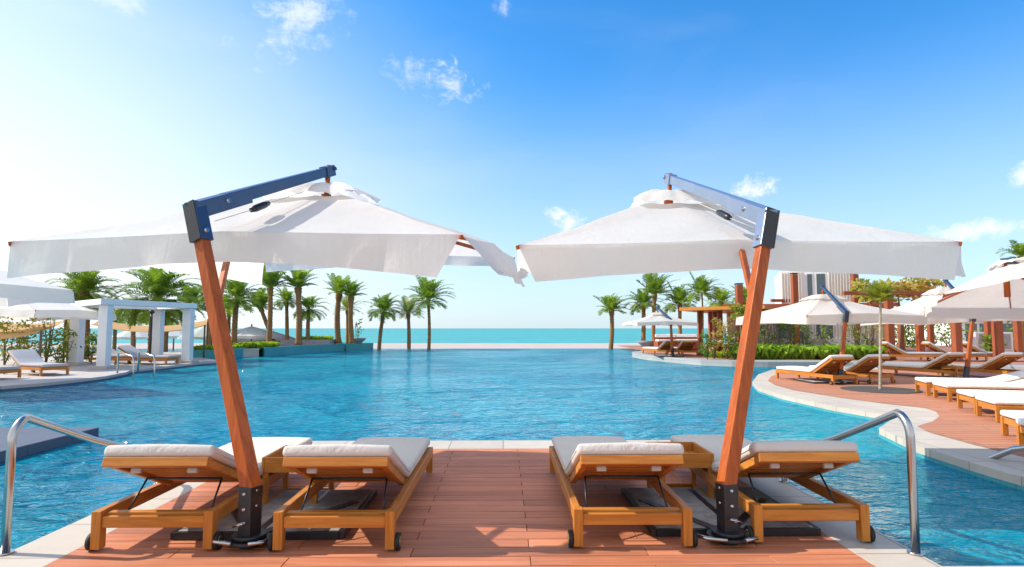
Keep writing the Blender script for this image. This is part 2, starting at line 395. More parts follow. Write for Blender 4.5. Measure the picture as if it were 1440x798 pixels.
# foreground platform
XL, XR, YF = -2.90, 2.42, 7.22
b = MB(); b.box(((XL + XR) / 2, (YF - 6) / 2, -.73), (XR - XL, YF + 6, 1.40)); struct(b.build('platform_base', M['coping']))
b = MB()
t = .035
b.box(((XL - 2.54) / 2, .36, -.0175), (.36 + .02, 12.72, t)); b.box(((XR + 2.06) / 2 + .0, .36, -.0175), (.36 + .02, 12.72, t))
b.box(((XL + XR) / 2, 6.97, -.0175), (XR - XL + .02, .49, t)); struct(b.build('platform_coping', M['coping'], bevel=.008))
b = MB(); y = 6.715; row = 0; gap = .0085; bw = .142
rnd = random.Random(3)
while y > -5.5:
    xs = [-2.538]; x = .155 - (0 if row % 2 == 0 else .69)
    k = -3
    js = sorted([x + 1.38 * q for q in range(-3, 4)])
    xs += [q for q in js if -2.45 < q < 1.98] + [2.058]
    for q in range(len(xs) - 1):
        b.box(((xs[q] + xs[q + 1]) / 2, y - bw / 2, -.012 + rnd.uniform(-.0007, .0007)), (xs[q + 1] - xs[q] - .005, bw - gap, .024))
    y -= bw; row += 1
struct(b.build('deck', M['deck'], bevel=.0015, seg=1))
b = MB(); b.box((5.6, -1.2, -.08), (6.3, 9.4, .10)); struct(b.build('pool_step', M['palestone'], bevel=.01))
b = MB(); b.box((-9.35, 6.6, -.06), (8.0, 3.2, .125)); b.box((-9.35, 6.6, -.75), (7.9, 3.1, 1.25)); struct(b.build('stone_ledge', M['bluestone'], bevel=.01))

# right peninsula deck
def ring(pix, z=0.0): return [P(x, y, z).to_2d() for x, y in pix]
def chaikin(pts, it=2):
    for _ in range(it):
        q = []
        for i in range(len(pts)):
            a, c = Vector(pts[i]), Vector(pts[(i + 1) % len(pts)]); q += [a * .75 + c * .25, a * .25 + c * .75]
        pts = q
    return pts
far_end = [(30, 19.8), (30, -3)]
outer = ring([(1440, 517), (1300, 516.5), (1140, 517.5), (1086, 520), (1066, 527), (1058, 537), (1066, 545), (1100, 556), (1170, 571), (1236, 582), (1254, 586)]) 
outer = [Vector(q) for q in outer]
outer2 = ring([(1252, 592), (1236, 602), (1290, 627), (1383, 656), (1445, 673), (1600, 720), (1900, 800)])
inner = ring([(1440, 520), (1300, 519.5), (1150, 521), (1100, 524), (1084, 530), (1080, 536), (1090, 542), (1115, 549), (1184, 560), (1253, 569), (1300, 574), (1316, 579), (1321, 586), (1312, 593), (1290, 600), (1308, 609), (1370, 626), (1440, 643), (1600, 685), (1900, 760)])
o_poly = [Vector((34, outer[0].y))] + outer + outer2 + [Vector((34, outer2[-1].y))]
b = MB(); b.prism(o_poly, -1.42, 0); struct(b.build('peninsula_coping', M['coping'], tri=True))
b = MB(); b.prism([Vector((33, inner[0].y))] + inner + [Vector((33, inner[-1].y))], 0, .005, side=False); struct(b.build('peninsula_deck', M['deck_far'], tri=True))
b = MB()
for pl in (outer, outer2):
    for i in range(len(pl) - 1):
        a, c = pl[i], pl[i + 1]; d = (c - a).normalized(); nn = Vector((d.y, -d.x)) 
        nn = -nn if (a + nn * .1 - Vector((12, 12))).length < (a - Vector((12, 12))).length else nn
        b.bar((*(a + nn * .004), -.14), (*(c + nn * .004), -.14), .012, .12)
struct(b.build('waterline_tiles', M['tilewall']))

# right back terrace
bt = ring([(1440, 516), (1300, 512), (1235, 510), (1160, 509), (1080, 508.5), (1040, 508), (985, 506), (935, 502), (905, 499), (889, 496.3), (889, 494.6), (905, 493), (940, 491.5)], .1)
bt = [Vector((60, bt[0].y))] + bt + [Vector((bt[-1].x, 43.1)), Vector((60, 43.1))]
b = MB(); b.prism(bt, -1.4, .09); struct(b.build('terrace_wall', M['greywall'], tri=True))
bi = ring([(1440, 513), (1300, 509.5), (1235, 507.5), (1160, 506.5), (1080, 506), (1040, 505.5), (985, 503.6), (935, 500), (910, 497.6), (902, 496), (912, 495)], .1)
b = MB(); b.prism([Vector((60, bi[0].y))] + bi + [Vector((bi[-1].x + .5, 43)), Vector((60, 43))], .09, .096, side=False); struct(b.build('terrace_deck', M['deck_far'], tri=True))
b = MB(); b.prism([(60, 43.12), (60, 160), (34, 90), (15.5, 43.12)], -3, -.3); struct(b.build('garden_ground', M['sand'], tri=True))

# left terrace
lt = ring([(-500, 640), (-120, 560), (0, 543.5), (60, 539), (100, 535), (150, 529), (178, 523.5), (183, 521), (286, 509.5)])
lt = [Vector((-45, 2))] + lt + [Vector((-11.3, 24.8)), Vector((-13.6, 27.5)), Vector((-14.0, 33.5)), Vector((-45, 36))]
b = MB(); b.prism(lt, -1.4, 0); struct(b.build('pool_terrace', M['paving'], tri=True))
b = MB()
pl = lt[1:11]
for i in range(len(pl) - 1):
    a, c = pl[i], pl[i + 1]; b.bar((a.x + .006, a.y - .006, -.17), (c.x + .006, c.y - .006, -.17), .014, .20)
struct(b.build('pool_edge_tiles', M['bluestone']))

# planters in the pool, left
def planter(name, pts, h, label, wallm, cat='planter', soilz=-.08, group=None, wt=.22):
    c = sum((Vector(p) for p in pts), Vector((0, 0))) / len(pts); org = Vector((c.x, c.y, WZ))
    t = thing(name, org, label, cat, group)
    b = MB(); b.prism(pts, -1.4, h, top=False)
    ins = [Vector(p) + (c - Vector(p)).normalized() * wt for p in pts]; n = len(pts)
    b.add([(p[0], p[1], h) for p in pts] + [(p[0], p[1], h) for p in ins] + [(p[0], p[1], h + soilz - .03) for p in ins],
          [(i, (i + 1) % n, n + (i + 1) % n, n + i) for i in range(n)] + [(n + i, n + (i + 1) % n, 2 * n + (i + 1) % n, 2 * n + i) for i in range(n)])
    b.build('planter_wall', wallm, t, org)
    b = MB(); b.prism(ins, 0, h + soilz, side=False); b.build('soil', M['soil'], t, org, tri=True)
    return t
cp = [P(364, 500, WZ), P(372, 502, WZ), P(385, 501, WZ), P(400, 499.5, WZ), P(430, 497.5, WZ), P(460, 495.5, WZ), P(483, 494, WZ)]
cp = [p.to_2d() for p in cp] + [Vector((-10.6, 41.8)), Vector((-17.5, 41.8)), Vector((-16.6, 36))]
planter('curved_planter', cp, .34, 'curved teal mosaic planter wall rising from the pool under tall palms', M['tilewall'])
q = [P(487, 493.5, WZ).to_2d(), P(517, 493, WZ).to_2d()]; q += [q[1] + Vector((0, 1.7)), q[0] + Vector((0, 1.7))]
planter('box_planter', q, .33, 'square teal stone plinth in the pool carrying a bowl planter', M['tilewall'], soilz=-.01)
q = [P(231, 509, WZ).to_2d() + Vector((0, 1.4)), P(287, 508, WZ).to_2d() + Vector((.1, 1.2))]; q += [q[1] + Vector((.1, 3.6)), q[0] + Vector((-1.5, 3.6))]
planter('low_planter', q, .33, 'low teal planter wall behind the white pergola columns', M['tilewall'])
q = [P(322, 503, WZ).to_2d(), P(364, 502, WZ).to_2d()]; q += [q[1] + Vector((-2.2, 4.5)), q[0] + Vector((-2.6, 4.5))]
planter('hedge_planter', q, .30, 'long grey planter with clipped green planting beside the curved planter', M['greywall'])
q = [at(394, 484, 36.0).to_2d(), at(464, 484, 37.6).to_2d()]; q += [q[1] + Vector((0, 1.6)), q[0] + Vector((0, 1.6))]
planter('raised_bed', q, .62, 'raised grey stone bed on top of the curved planter', M['cardwall'])

# ------------------------------------------------------------------ lounger
def make_lounger(cush='cushion', ang=22.5, tableau=None, wheels=True):
    """origin: ground, centre of head end; foot towards +Y"""
    t = thing('sun_lounger', (0, 0, 0), 'x', 'sun lounger')
    L, Wd, Z = 1.95, .71, .235; lw = .055
    for s in (-1, 1):
        b = MB(); b.box((s * (Wd / 2 - .0225), L / 2, Z - .04), (.045, L - .12, .078)); b.build('side_rail', M['teak'], t, bevel=.004)
    for c_, d_ in (((0, .03, Z - .065), (Wd - 2 * lw - .002, .035, .066)), ((0, L - .03, Z - .04), (Wd - 2 * lw - .002, .035, .076)), ((0, .085, Z - .03), (Wd - .1, .05, .02))):
        b = MB(); b.box(c_, d_); b.build('end_rail', M['teak_x'], t, bevel=.004)
    for s in (-1, 1):
        for y in (.03, L - .03):
            l = MB(); l.box((s * (Wd / 2 - lw / 2), y, Z / 2 + .008), (lw, .062, Z - .016)); l.build('leg', M['teak_z'], t, bevel=.004)
        if wheels:
            w = MB(); w.disc((s * (Wd / 2 + .016), .045, .05), (1, 0, 0), .05, .024, 24); wo = w.build('wheel', M['rubber'], t)
            w = MB(); w.disc((s * (Wd / 2 + .017), .045, .05), (1, 0, 0), .030, .028, 20); w.build('hub', M['brass'], wo)
    hy = .70; a = R(ang); BL = .70
    b = MB(); n = 13
    for i in range(n):
        y = hy + .04 + (L - .10 - hy) * i / (n - 1); b.box((0, y, Z + .001), (Wd - .094, .062, .018))
    b.build('seat_slats', M['teak_dark'], t, bevel=.003)
    # backrest: pivot at (hy, Z) going towards -Y and up
    def bp(x, s, d=0): return Vector((x, hy - s * math.cos(a) - d * math.sin(a) * -1 * -1, Z - .0 + s * math.sin(a) + d * math.cos(a) * 1)) if False else Vector((x, hy - s * math.cos(a) + d * math.sin(a) * 1, Z + s * math.sin(a) + d * math.cos(a)))
    bk = MB(); bw = .60; up = bp(0, 0, 1) - bp(0, 0, 0)
    for s in (-1, 1):
        bk = MB(); bk.bar(bp(s * (bw / 2 - .02), 0), bp(s * (bw / 2 - .02), BL), .04, .05, up); bk.build('backrest_stile', M['teak'], t, bevel=.004)
    bk = MB(); bk.bar(bp(-bw / 2 - .01, BL + .026), bp(bw / 2 + .01, BL + .026), .05, .055, up); bk.build('top_rail', M['teak_x'], t, bevel=.004)
    sl = MB()
    for i in range(8):
        s_ = .05 + (BL - .10) * i / 7; sl.bar(bp(-bw / 2 + .042, s_, .008), bp(bw / 2 - .042, s_, .008), .055, .016, up)
    sl.build('backrest_slats', M['teak_dark'], t, bevel=.002)
    if ang > 4:
        st = MB(); s0 = .36
        for s in (-1, 1):
            st.tube([bp(s * .24, s0, -.035), (s * .255, .17, Z - .065)], .0065, 8)
        st.tube([bp(-.24, s0, -.035), bp(.24, s0, -.035)], .007, 8); st.tube([(-.30, .17, Z - .065), (.30, .17, Z - .065)], .008, 8)
        st.build('support_bar', M['black'], t)
        for s in (-1, 1):
            k = MB(); k.bar(bp(s * .17 - .03, .62, -.03), bp(s * .17 + .03, .62, -.03), .03, .03, up); k.build('clip', M['plastic'], t, bevel=.006)
    # mattress: profile swept across x
    cw = .655; th = .070
    prof = []
    lo = [bp(0, BL + .05, .03), bp(0, .3, .03), bp(0, .07, .028), Vector((0, hy + .06, Z + .012)), Vector((0, L * .75, Z + .012)), Vector((0, L + .015, Z + .012))]
    hi = [bp(0, BL + .05, .03 + th), bp(0, .3, .03 + th), bp(0, .02, .03 + th), Vector((0, hy + .115, Z + .014 + th)), Vector((0, L * .75, Z + .014 + th)), Vector((0, L + .015, Z + .012 + th))]
    if ang <= 4: pass
    xs = [-cw / 2, -cw / 4, 0, cw / 4, cw / 2]; vs = []; nL = len(lo)
    for x in xs:
        crown = .008 * math.cos(x / cw * PI)
        for i in range(nL): vs.append(lo[i] + Vector((x, 0, 0)))
        for i in range(nL): vs.append(hi[i] + Vector((x, 0, crown)))
    K = 2 * nL; fs = []
    for k in range(len(xs) - 1):
        for i in range(nL - 1):
            fs.append((k * K + i, k * K + i + 1, (k + 1) * K + i + 1, (k + 1) * K + i)[::-1])
            fs.append((k * K + nL + i, k * K + nL + i + 1, (k + 1) * K + nL + i + 1, (k + 1) * K + nL + i))
        for i in (0, nL - 1):
            f = (k * K + i, k * K + nL + i, (k + 1) * K + nL + i, (k + 1) * K + i); fs.append(f)
    for k in (0, len(xs) - 1):
        for i in range(nL - 1): fs.append((k * K + i, k * K + i + 1, k * K + nL + i + 1, k * K + nL + i))
    mt = MB(); mt.add(vs, fs, True)
    mo = mt.build('mattress', M[cush], t, tri=True)
    bm = bmesh.new(); bm.from_mesh(mo.data); bmesh.ops.recalc_face_normals(bm, faces=bm.faces); bm.to_mesh(mo.data); bm.free()
    bv = mo.modifiers.new('bevel', 'BEVEL'); bv.width = .026; bv.segments = 4; bv.limit_method = 'ANGLE'; bv.angle_limit = R(42)
    pp = MB(); pts = []
    for x, i0 in ((-cw / 2 - .001, 1), (cw / 2 + .001, 1)):
        pp.tube([Vector((x, 0, 0)) + (hi[i] * .5 + lo[i] * .5).lerp(hi[min(i + 1, nL - 1) if i < nL - 1 else i - 1] * .5 + lo[min(i + 1, nL - 1) if i < nL - 1 else i - 1] * .5, .08 if i in (0, nL - 1) else 0) for i in range(nL)], .0045, 6)
    pp.build('piping', M[cush], mo)
    return t

LG = 'teak sun loungers under the two front parasols'
def mid(x0, y0, x1, y1): return (P(x0, y0) + P(x1, y1)) / 2
LA = make_lounger('cushion', 22.5); LA.location = mid(128, 778, 295, 777); tag(LA, 'teak lounger with beige mattress at the left water edge beside a handrail', group=LG)
copy_thing(LA, mid(386, 778, 551, 778), 0, 'teak lounger left of the open deck, right of the small side table', LG)
copy_thing(LA, mid(812, 774, 970, 772), 0, 'teak lounger just right of the open deck, mattress in full shade', LG)
copy_thing(LA, mid(1063, 768, 1223, 765), R(0), 'teak lounger over the pale coping at the right water edge', LG)

def make_table(loc, label):
    t = thing('side_table', loc, label, 'side table', 'slatted teak side tables between the front loungers')
    w, d, h = .40, .46, .36; 
    for sx in (-1, 1):
        for sy in (-1, 1):
            l = MB(); l.box((sx * (w / 2 - .02), sy * (d / 2 - .02), (h - .09) / 2), (.036, .036, h - .09)); l.build('leg', M['teak_z'], t, bevel=.003)
    for c_, d_ in (((-w / 2 + .02, 0, .035), (.03, d - .078, .03)), ((w / 2 - .02, 0, .035), (.03, d - .078, .03)), ((0, d / 2 - .02, .035), (w - .078, .03, .03))):
        b = MB(); b.box(c_, d_); b.build('stretcher', M['teak'], t, bevel=.003)
    for s in (-1, 1):
        b = MB(); b.box((s * (w / 2 - .008), 0, h - .035), (.02, d + .012, .108)); b.build('tray_side', M['teak'], t, bevel=.003)
        b = MB(); b.box((0, s * (d / 2 - .004), h - .035), (w - .038, .02, .108)); b.build('tray_side', M['teak_x'], t, bevel=.003)
    b = MB()
    for i in range(5): b.box((-w / 2 + .035 + i * (w - .07) / 4, 0, h - .055), (.074, d - .03, .014))
    b.build('tray_board', M['teak'], t, bevel=.002)
    return t
make_table(mid(370, 719, 442, 719) + Vector((0, .23, 0)), 'small teak tray table behind the left parasol post')
make_table(mid(932, 711, 1003, 711) + Vector((0, .23, 0)), 'small teak tray table behind the right parasol post')

# ------------------------------------------------------------------ parasol
def parasol(label, base, top, tip, corners, apex, detail=True, cloth='fabric', arm='arm', val=.26, flare=(0, 0, 0, 0), vlen=None, group=None, seed=0, sleeve=True, vent=.27, post_w=.094, slabs=True, cut=None, strut=None, lift=(0, 0, 0, 0), rise=.06, skew=((0, 0),) * 4, stays=True):
    rn = random.Random(seed)
    base = Vector(base); top = Vector(top); tip = Vector(tip); apex = Vector(apex); cs = [Vector(c) for c in corners]
    t = thing('cantilever_parasol', base, label, 'parasol', group)
    ctr = sum(cs, Vector()) / 4
    # canopy: four panels, eight ribs
    b = MB(); N, V = (24, 14) if detail else (12, 7)
    def rim(i, u):
        c0, c1 = cs[i], cs[(i + 1) % 4]
        p = c0.lerp(c1, u); s1 = abs(math.sin(2 * PI * u)); s = math.sin(PI * u)
        out = (p - ctr); out.z = 0; out.normalize()
        p = p - out * (.02 * s1) + Vector((0, 0, rise * s - .012 * s1 + lift[i] * s)); return p
    def surf(i, u, v):
        q = apex.lerp(rim(i, u), v)
        s1 = abs(math.sin(2 * PI * u))
        q = q + Vector((0, 0, -.022 * s1 * math.sin(PI * min(1, v)) + (.0 if detail else -.03) * math.sin(PI * v)))
        w = noise.noise(Vector((q.x * 1.3 + seed, q.y * 1.3, 3.1))) * .034 + noise.noise(Vector((q.x * 3.7, q.y * 3.7 + seed, 1.1))) * .014
        return q + Vector((0, 0, w * math.sin(PI * v)))
    v0 = .15
    for i in range(4):
        vs = [surf(i, u / N, v0 + (1 - v0) * v / V) for v in range(V + 1) for u in range(N + 1)]
        b.add(vs, [(v * (N + 1) + u, v * (N + 1) + u + 1, (v + 1) * (N + 1) + u + 1, (v + 1) * (N + 1) + u) for v in range(V) for u in range(N)], True)
    cn = b.build('canopy', M[cloth], t, base)
    # top vent flap
    b = MB()
    for i in range(4):
        vs = []
        for v in range(7):
            vv = v / 6
            for u in range(N + 1):
                uu = u / N; q = apex.lerp(surf(i, uu, vent), vv)
                q.z = apex.z + (.05 if detail else .012) + (surf(i, uu, vent).z - apex.z + (.0 if detail else .03)) * vv ** 2.4 + .03 * vv * abs(math.sin(2 * PI * uu * 1.5 + seed)) + .02 * vv * noise.noise(Vector((q.x * 9, q.y * 9, seed)))
                vs.append(q)
        b.add(vs, [(v * (N + 1) + u, v * (N + 1) + u + 1, (v + 1) * (N + 1) + u + 1, (v + 1) * (N + 1) + u) for v in range(6) for u in range(N)], True)
    b.build('vent_flap', M[cloth], t, base)
    # valances
    for i in range(4):
        b = MB(); rows = 6; vs = []
        c0, c1 = cs[i], cs[(i + 1) % 4]; e = (c1 - c0).normalized(); on = Vector((e.y, -e.x, 0)).normalized()
        if on.dot(c0 - ctr) < 0: on = -on
        ln = vlen[i] if vlen else (val, val, val)
        for r in range(rows + 1):
            k = r / rows
            for u in range(N * 2 + 1):
                uu = u / (2 * N); L = ln[0] * (1 - uu) ** 2 + 2 * ln[1] * uu * (1 - uu) + ln[2] * uu ** 2
                p = rim(i, uu); ph = uu * (11 + 3 * rn.random() * 0) + seed * 1.7 + i
                wob = (math.sin(ph * 1.9) * .026 + math.sin(ph * 4.3 + 1) * .009) * k ** 1.3
                fl = flare[i] * math.sin(PI * min(1, uu * .9 + .08)) if not isinstance(flare[i], tuple) else flare[i][0] * (1 - uu) + flare[i][1] * uu
                a_ = fl * k
                vs.append(p + on * (wob + L * math.sin(a_) + .004) - Vector((0, 0, L * k * math.cos(a_ * .9))) + on * (.02 * k) + e * (.012 * math.sin(ph * 2.2) * k) + e * k * (skew[i][0] * max(0, 1 - uu * 3) ** 1.5 - skew[i][1] * max(0, uu * 3 - 2) ** 1.5))
        n2 = 2 * N + 1
        b.add(vs, [(v * n2 + u, v * n2 + u + 1, (v + 1) * n2 + u + 1, (v + 1) * n2 + u) for v in range(rows) for u in range(n2 - 1)], True)
        b.build('valance', M[cloth], t, base)
    # ribs below the cloth
    hub = apex - Vector((0, 0, .10))
    for i in range(4):
        for uu in (0, .5):
            if not detail and uu: continue
            r = MB(); e_ = rim(i, uu); d_ = (e_ - hub)
            ext = .012 if uu == 0 else -.03
            r.bar(hub + d_ * .06 - Vector((0, 0, .045)), e_ + d_.normalized() * ext - Vector((0, 0, .018)), .022, .034); r.build('rib', M['post'], t, base, bevel=.003 if detail else 0)
            if detail and stays:
                s_ = MB(); s_.bar(hub - Vector((0, 0, .42)), hub.lerp(e_, .52) - Vector((0, 0, .05)), .018, .026); s_.build('stay', M['post'], t, base)
    r = MB(); r.tube([hub - Vector((0, 0, .46)), hub + Vector((0, 0, .06))], .045, 12); r.build('hub', M['post'], t, base)
    r = MB(); r.tube([hub, Vector((tip.x, tip.y, tip.z + .05))], .024, 12); r.build('spindle', M['post'], t, base)
    # post, bracket and arm
    ax = (tip - top); axn = ax.normalized(); pd = (top - base).normalized()
    side = pd.cross(axn).normalized(); pback = side.cross(pd).normalized()
    z1 = base + (Vector((0, 0, .36)) if detail and slabs else pd * .36)
    sd = (z1 - base).normalized(); pd = (top - z1).normalized(); side = pd.cross(axn).normalized(); pback = side.cross(pd).normalized()
    brk = top - pd * .24
    pw = post_w
    r = MB(); r.bar(z1 - pd * .02, brk + pd * .02, pw * .95, pw * .95, pback, pw * .78, pw * .78); r.build('post', M['post'], t, base, bevel=.006)
    r = MB(); r.bar(base + Vector((0, 0, .06)), z1 + sd * .0, pw * .98, pw * .98, pback, pw * 1.06, pw * 1.06); slv = r.build('post_sleeve', M['black'], t, base, bevel=.004)
    if detail:
        for k in (.0, -.09):
            r = MB(); c_ = z1 + sd * (-.04 + k); r.disc(c_ + side * 0 - pback * 0, side, .008, pw * 1.02 + .022, 10); r.disc(c_, pback, .008, pw * 1.02 + .020, 10); r.build('bolt', M['chrome'], slv)
        r = MB(); r.disc(base + sd * .15, pback, .010, pw + .09, 8); r.tube([base + sd * .15 - pback * (pw / 2 + .045) - side * .04, base + sd * .15 - pback * (pw / 2 + .045) + side * .04], .006, 8); r.build('wing_screw', M['chrome'], slv)
        for o_ in list(slv.children): o_.data.transform(Matrix.Translation(-base))
    r = MB(); bw_ = pw * 1.08; aw = .118 if detail else .105
    r.bar(brk, top + pd * .03, bw_, bw_, pback); r.bar(top - axn * 0.04 - pd * .012, top + axn * .55 - pd * .012, bw_ * .92, aw * .95, (0, 0, 1)); 
    br = r.build('bracket', M[arm], t, base, bevel=.005)
    # dark end cap on the side facing the slab
    r = MB(); cc = top - pd * .10 - axn * (pw * .5 + .004); 
    r.bar(brk - pback * (bw_ / 2 + .003) if pback.dot(axn) > 0 else brk + pback * (bw_ / 2 + .003), (top + pd * .031) - pback * (bw_ / 2 + .003) if pback.dot(axn) > 0 else (top + pd * .031) + pback * (bw_ / 2 + .003), bw_ - .006, .006, pback); r.build('cap_plate', M['black'], t, base)
    if detail:
        r = MB(); r.disc(top + axn * .28 - pd * .02, side, .015, bw_ + .02, 12); r.disc(top - pd * .18, side, .015, bw_ + .03, 12); r.build('bracket_bolt', M['chrome'], t, base)
    r = MB(); r.bar(top + axn * .3, tip + axn * .03, bw_ * .72, aw * .82, (0, 0, 1), bw_ * .62, aw * .68); r.build('arm', M[arm], t, base, bevel=.005)
    r = MB(); r.bar(tip - axn * .09, tip + axn * .06, .085, .10, (0, 0, 1)); 
    r.disc(tip + axn * .045, side, .02, .12, 10); r.build('arm_clamp', M[arm], t, base, bevel=.004)
    if detail:
        g0 = top + axn * .85 - Vector((0, 0, .125)); gp = top + axn * .62 - Vector((0, 0, .135))
        r = MB(); r.tube([top + axn * .20 - Vector((0, 0, .13)), gp, g0, tip - axn * .15 - Vector((0, 0, .12))], .003, 6); r.build('cord', M['plastic'], t, base)
        r = MB(); r.tube([gp, gp + (g0 - gp) * .25, gp + (g0 - gp) * .75, g0], [.018, .027, .027, .018], 12); r.build('cord_grip', M['black'], t, base)
    if strut:
        r = MB(); r.bar(strut[0], strut[1], .042, .032, (0, 1, 0)); r.build('strut', M['post'], t, base, bevel=.004)
    # foot
    if slabs:
        tf = thing('x', (0, 0, 0), None, None); bpy.data.objects.remove(tf)
        r = MB(); r.disc(base + Vector((0, 0, .045)), (0, 0, 1), .125, .020, 32); r.disc(base + Vector((0, 0, .070)), (0, 0, 1), .10, .02, 32); r.tube([base + Vector((0, 0, .003)), base + Vector((0, 0, .04))], .06, 20); r.build('turntable', M['black'], t, base, bevel=.004)
        r = MB(); r.tube([base + Vector((-.05, -.13, .06)), base + Vector((-.16, -.10, .062)), base + Vector((-.22, -.02, .06))], .012, 8); r.build('pedal', M['chrome'], t, base)
        r = MB(); r.tube([base + Vector((.05, -.14, .062)), base + Vector((.14, -.10, .062))], .012, 8); r.build('pedal', M['chrome'], t, base)
        dx, dy = slabs
        c0 = base + Vector((dx, dy, 0))
        r = MB(); a = base + Vector((0, 0, .03))
        for s in (-1, 1):
            r.bar(a + Vector((0, .03, .012)), c0 + Vector((s * .46, .40, .042)), .06, .03); 
        for s in (-1, 1):
            r.box(c0 + Vector((s * .255, -.234, .022)), (.50, .024, .052)); r.box(c0 + Vector((s * .522, .26, .022)), (.03, 1.0, .044))
        r.box(c0 + Vector((0, .26, .022)), (.036, .96, .046)); r.build('base_frame', M['black'], t, base, bevel=.003)
        for s in (-1, 1):
            for q in (0, 1):
                r = MB(); r.box(c0 + Vector((s * .263, .015 + q * .49, .029)), (.476, .474, .04)); r.build('ballast_slab', M['slab'], t, base, bevel=.006)
    return t

UG = 'white cantilever parasols over the front loungers'
uA = parasol('left of the two large front parasols, dark blue arm, lit by the sun', P(350, 769), at(275, 293, 4.0), at(462, 241, 5.65),
        [at(15, 340, 4.55), at(648, 330, 4.12), at(722, 362, 6.5), at(372, 366, 6.9)], at(459, 268, 5.55), True, 'fabric', 'arm', .27,
        flare=(-.10, (.75, .30), -.1, .1), vlen=[(.28, .15, .30), (.34, .36, .34), (.10, .10, .14), (.28, .2, .1)], skew=((.0, .16), (.10, .0), (0, 0), (0, 0)), group=UG, seed=2, slabs=(-.0, .36), strut=(at(303, 437, 3.93), at(330, 320, 5.0)), rise=.05)
uB = parasol('right of the two large front parasols, silver blue arm above its canopy', P(1024, 764), at(1080, 303, 4.05), at(942, 252, 5.95),
        [at(728, 345, 4.7), at(1350, 340, 4.6), at(1318, 372, 6.9), at(760, 370, 7.0)], at(940, 277, 5.85), True, 'fabric', 'arm_pale', .27,
        flare=((-.2), .0, -.1, .1), vlen=[(.29, .17, .30), (.28, .2, .1), (.06, .06, .06), (.1, .2, .30)], skew=((.14, .05), (0, 0), (0, 0), (0, .0)), group=UG, seed=5, slabs=(.1, .36), strut=(at(1061, 432, 4.02), at(1038, 330, 4.9)), rise=.03)

# ------------------------------------------------------------------ handrails
def rail(label, x, y, ztop, yend, zend, sgn):
    t = thing('handrail', (x, y, 0), label, 'handrail', 'stainless handrails beside the front deck')
    pts = [(0, 0, 0), (0, 0, ztop - .16)]
    for k in range(1, 7):
        a = k / 6 * R(78); pts.append((0, .13 * (1 - math.cos(a)), ztop - .16 + .13 * math.sin(a)))
    pts += [(0, (yend - y) * .5, (ztop + zend) / 2 - .02), (0, yend - y, zend), (0, yend - y + .08, zend - .06), (0, yend - y + .10, zend - .16), (0, yend - y + .10, 0)]
    b = MB(); b.tube(pts, .024, 16); b.build('rail_tube', M['chrome'], t)
    for p in (pts[0], pts[-1]):
        b = MB(); b.disc((p[0], p[1], .006), (0, 0, 1), .045, .012, 20); b.build('flange', M['chrome'], t)
rail('bent steel handrail standing at the left edge of the front coping', P(7, 779).x, P(7, 779).y, .80, 5.15, .27, 1)
rail('bent steel handrail standing at the right edge of the front coping', P(1288, 779).x, P(1288, 779).y, .83, 5.15, .27, -1)
def rail2(name, pts, label, cat='handrail', r=.024, parts=1):
    org = Vector(pts[0][0] if parts > 1 else pts[0]); org.z = 0
    t = thing(name, org, label, cat)
    for pl in (pts if parts > 1 else [pts]):
        b = MB(); b.tube(pl, r, 12); b.build('rail_tube', M['chrome'], t, org)
    return t
a = P(1383, 656, -.1); c = P(1475, 642, .12)
rail2('handrail', [a, a.lerp(c, .15) + Vector((0, 0, .07)), a.lerp(c, .5) + Vector((0, 0, .12)), c + Vector((0, 0, .1)), c + Vector((.1, 0, -.1))], 'short low steel handrail at the far right coping', r=.03)
pa = P(165, 525, 0); pb = P(187, 533, WZ)
t = thing('pool_ladder', pa, 'steel pool ladder rails at the corner of the left terrace', 'pool ladder')
for d in ((0, 0), (.45, .25)):
    o2 = Vector((d[0], d[1], 0)); b = MB()
    b.tube([pa + o2, pa + o2 + Vector((0, 0, .55)), pa + o2 + Vector((.05, -.05, .62)), pb + o2 + Vector((-.05, .05, .62)), pb + o2 + Vector((0, 0, .5)), pb + o2 + Vector((0, 0, -.6))], .026, 10); b.build('rail_tube', M['chrome'], t, pa)

# ------------------------------------------------------------------ right lounging deck
WG = 'white cushioned teak loungers on the curved right deck'
LB = make_lounger('cushion_white', 30)
def lounger_at(src, foot, yaw, label, group, z=0.0, L=1.95):
    """foot = ground point of the foot end centre, yaw = direction of +Y (foot) as angle from +Y ccw"""
    d = Vector((-math.sin(yaw), math.cos(yaw), 0)); p = Vector((foot[0], foot[1], z)) - d * L
    return copy_thing(src, p, yaw, label, group)
def place(src, foot, yaw, label, group, z=0.0):
    d = Vector((-math.sin(yaw), math.cos(yaw), 0)); src.location = Vector((foot[0], foot[1], z)) - d * 1.95; src.rotation_euler = (0, 0, yaw); tag(src, label, group=group)
place(LB, (7.45, 15.9), R(14), 'teak lounger left of the leaning post, at the tip of the curved deck', WG)
lounger_at(LB, (8.45, 16.2), R(16), 'teak lounger right of the leaning post, before the slim young palm', WG)
lounger_at(LB, (11.0, 17.3), R(22), 'teak lounger right behind the slim young palm, backrest up', WG)
lounger_at(LB, (12.6, 17.2), R(14), 'teak lounger beside the leaning post of the far right parasol, backrest up', WG)
LC = make_lounger('cushion_white', 16)
rows = [((8.32, 12.05), 'outermost lounger of the right row, nearest the raised teak loungers'), ((8.02, 11.1), 'second lounger of the right row, counted from the young palm'),
        ((7.33, 9.6), 'third lounger of the right row, counted from the young palm'), ((6.97, 8.75), 'fourth lounger of the right row, counted from the young palm'),
        ((5.98, 7.1), 'fifth lounger of the right row, cut by the frame edge'), ((5.62, 6.45), 'last lounger of the right row, nearest the handrail and mostly out of frame')]
place(LC, rows[0][0], R(71), rows[0][1], WG)
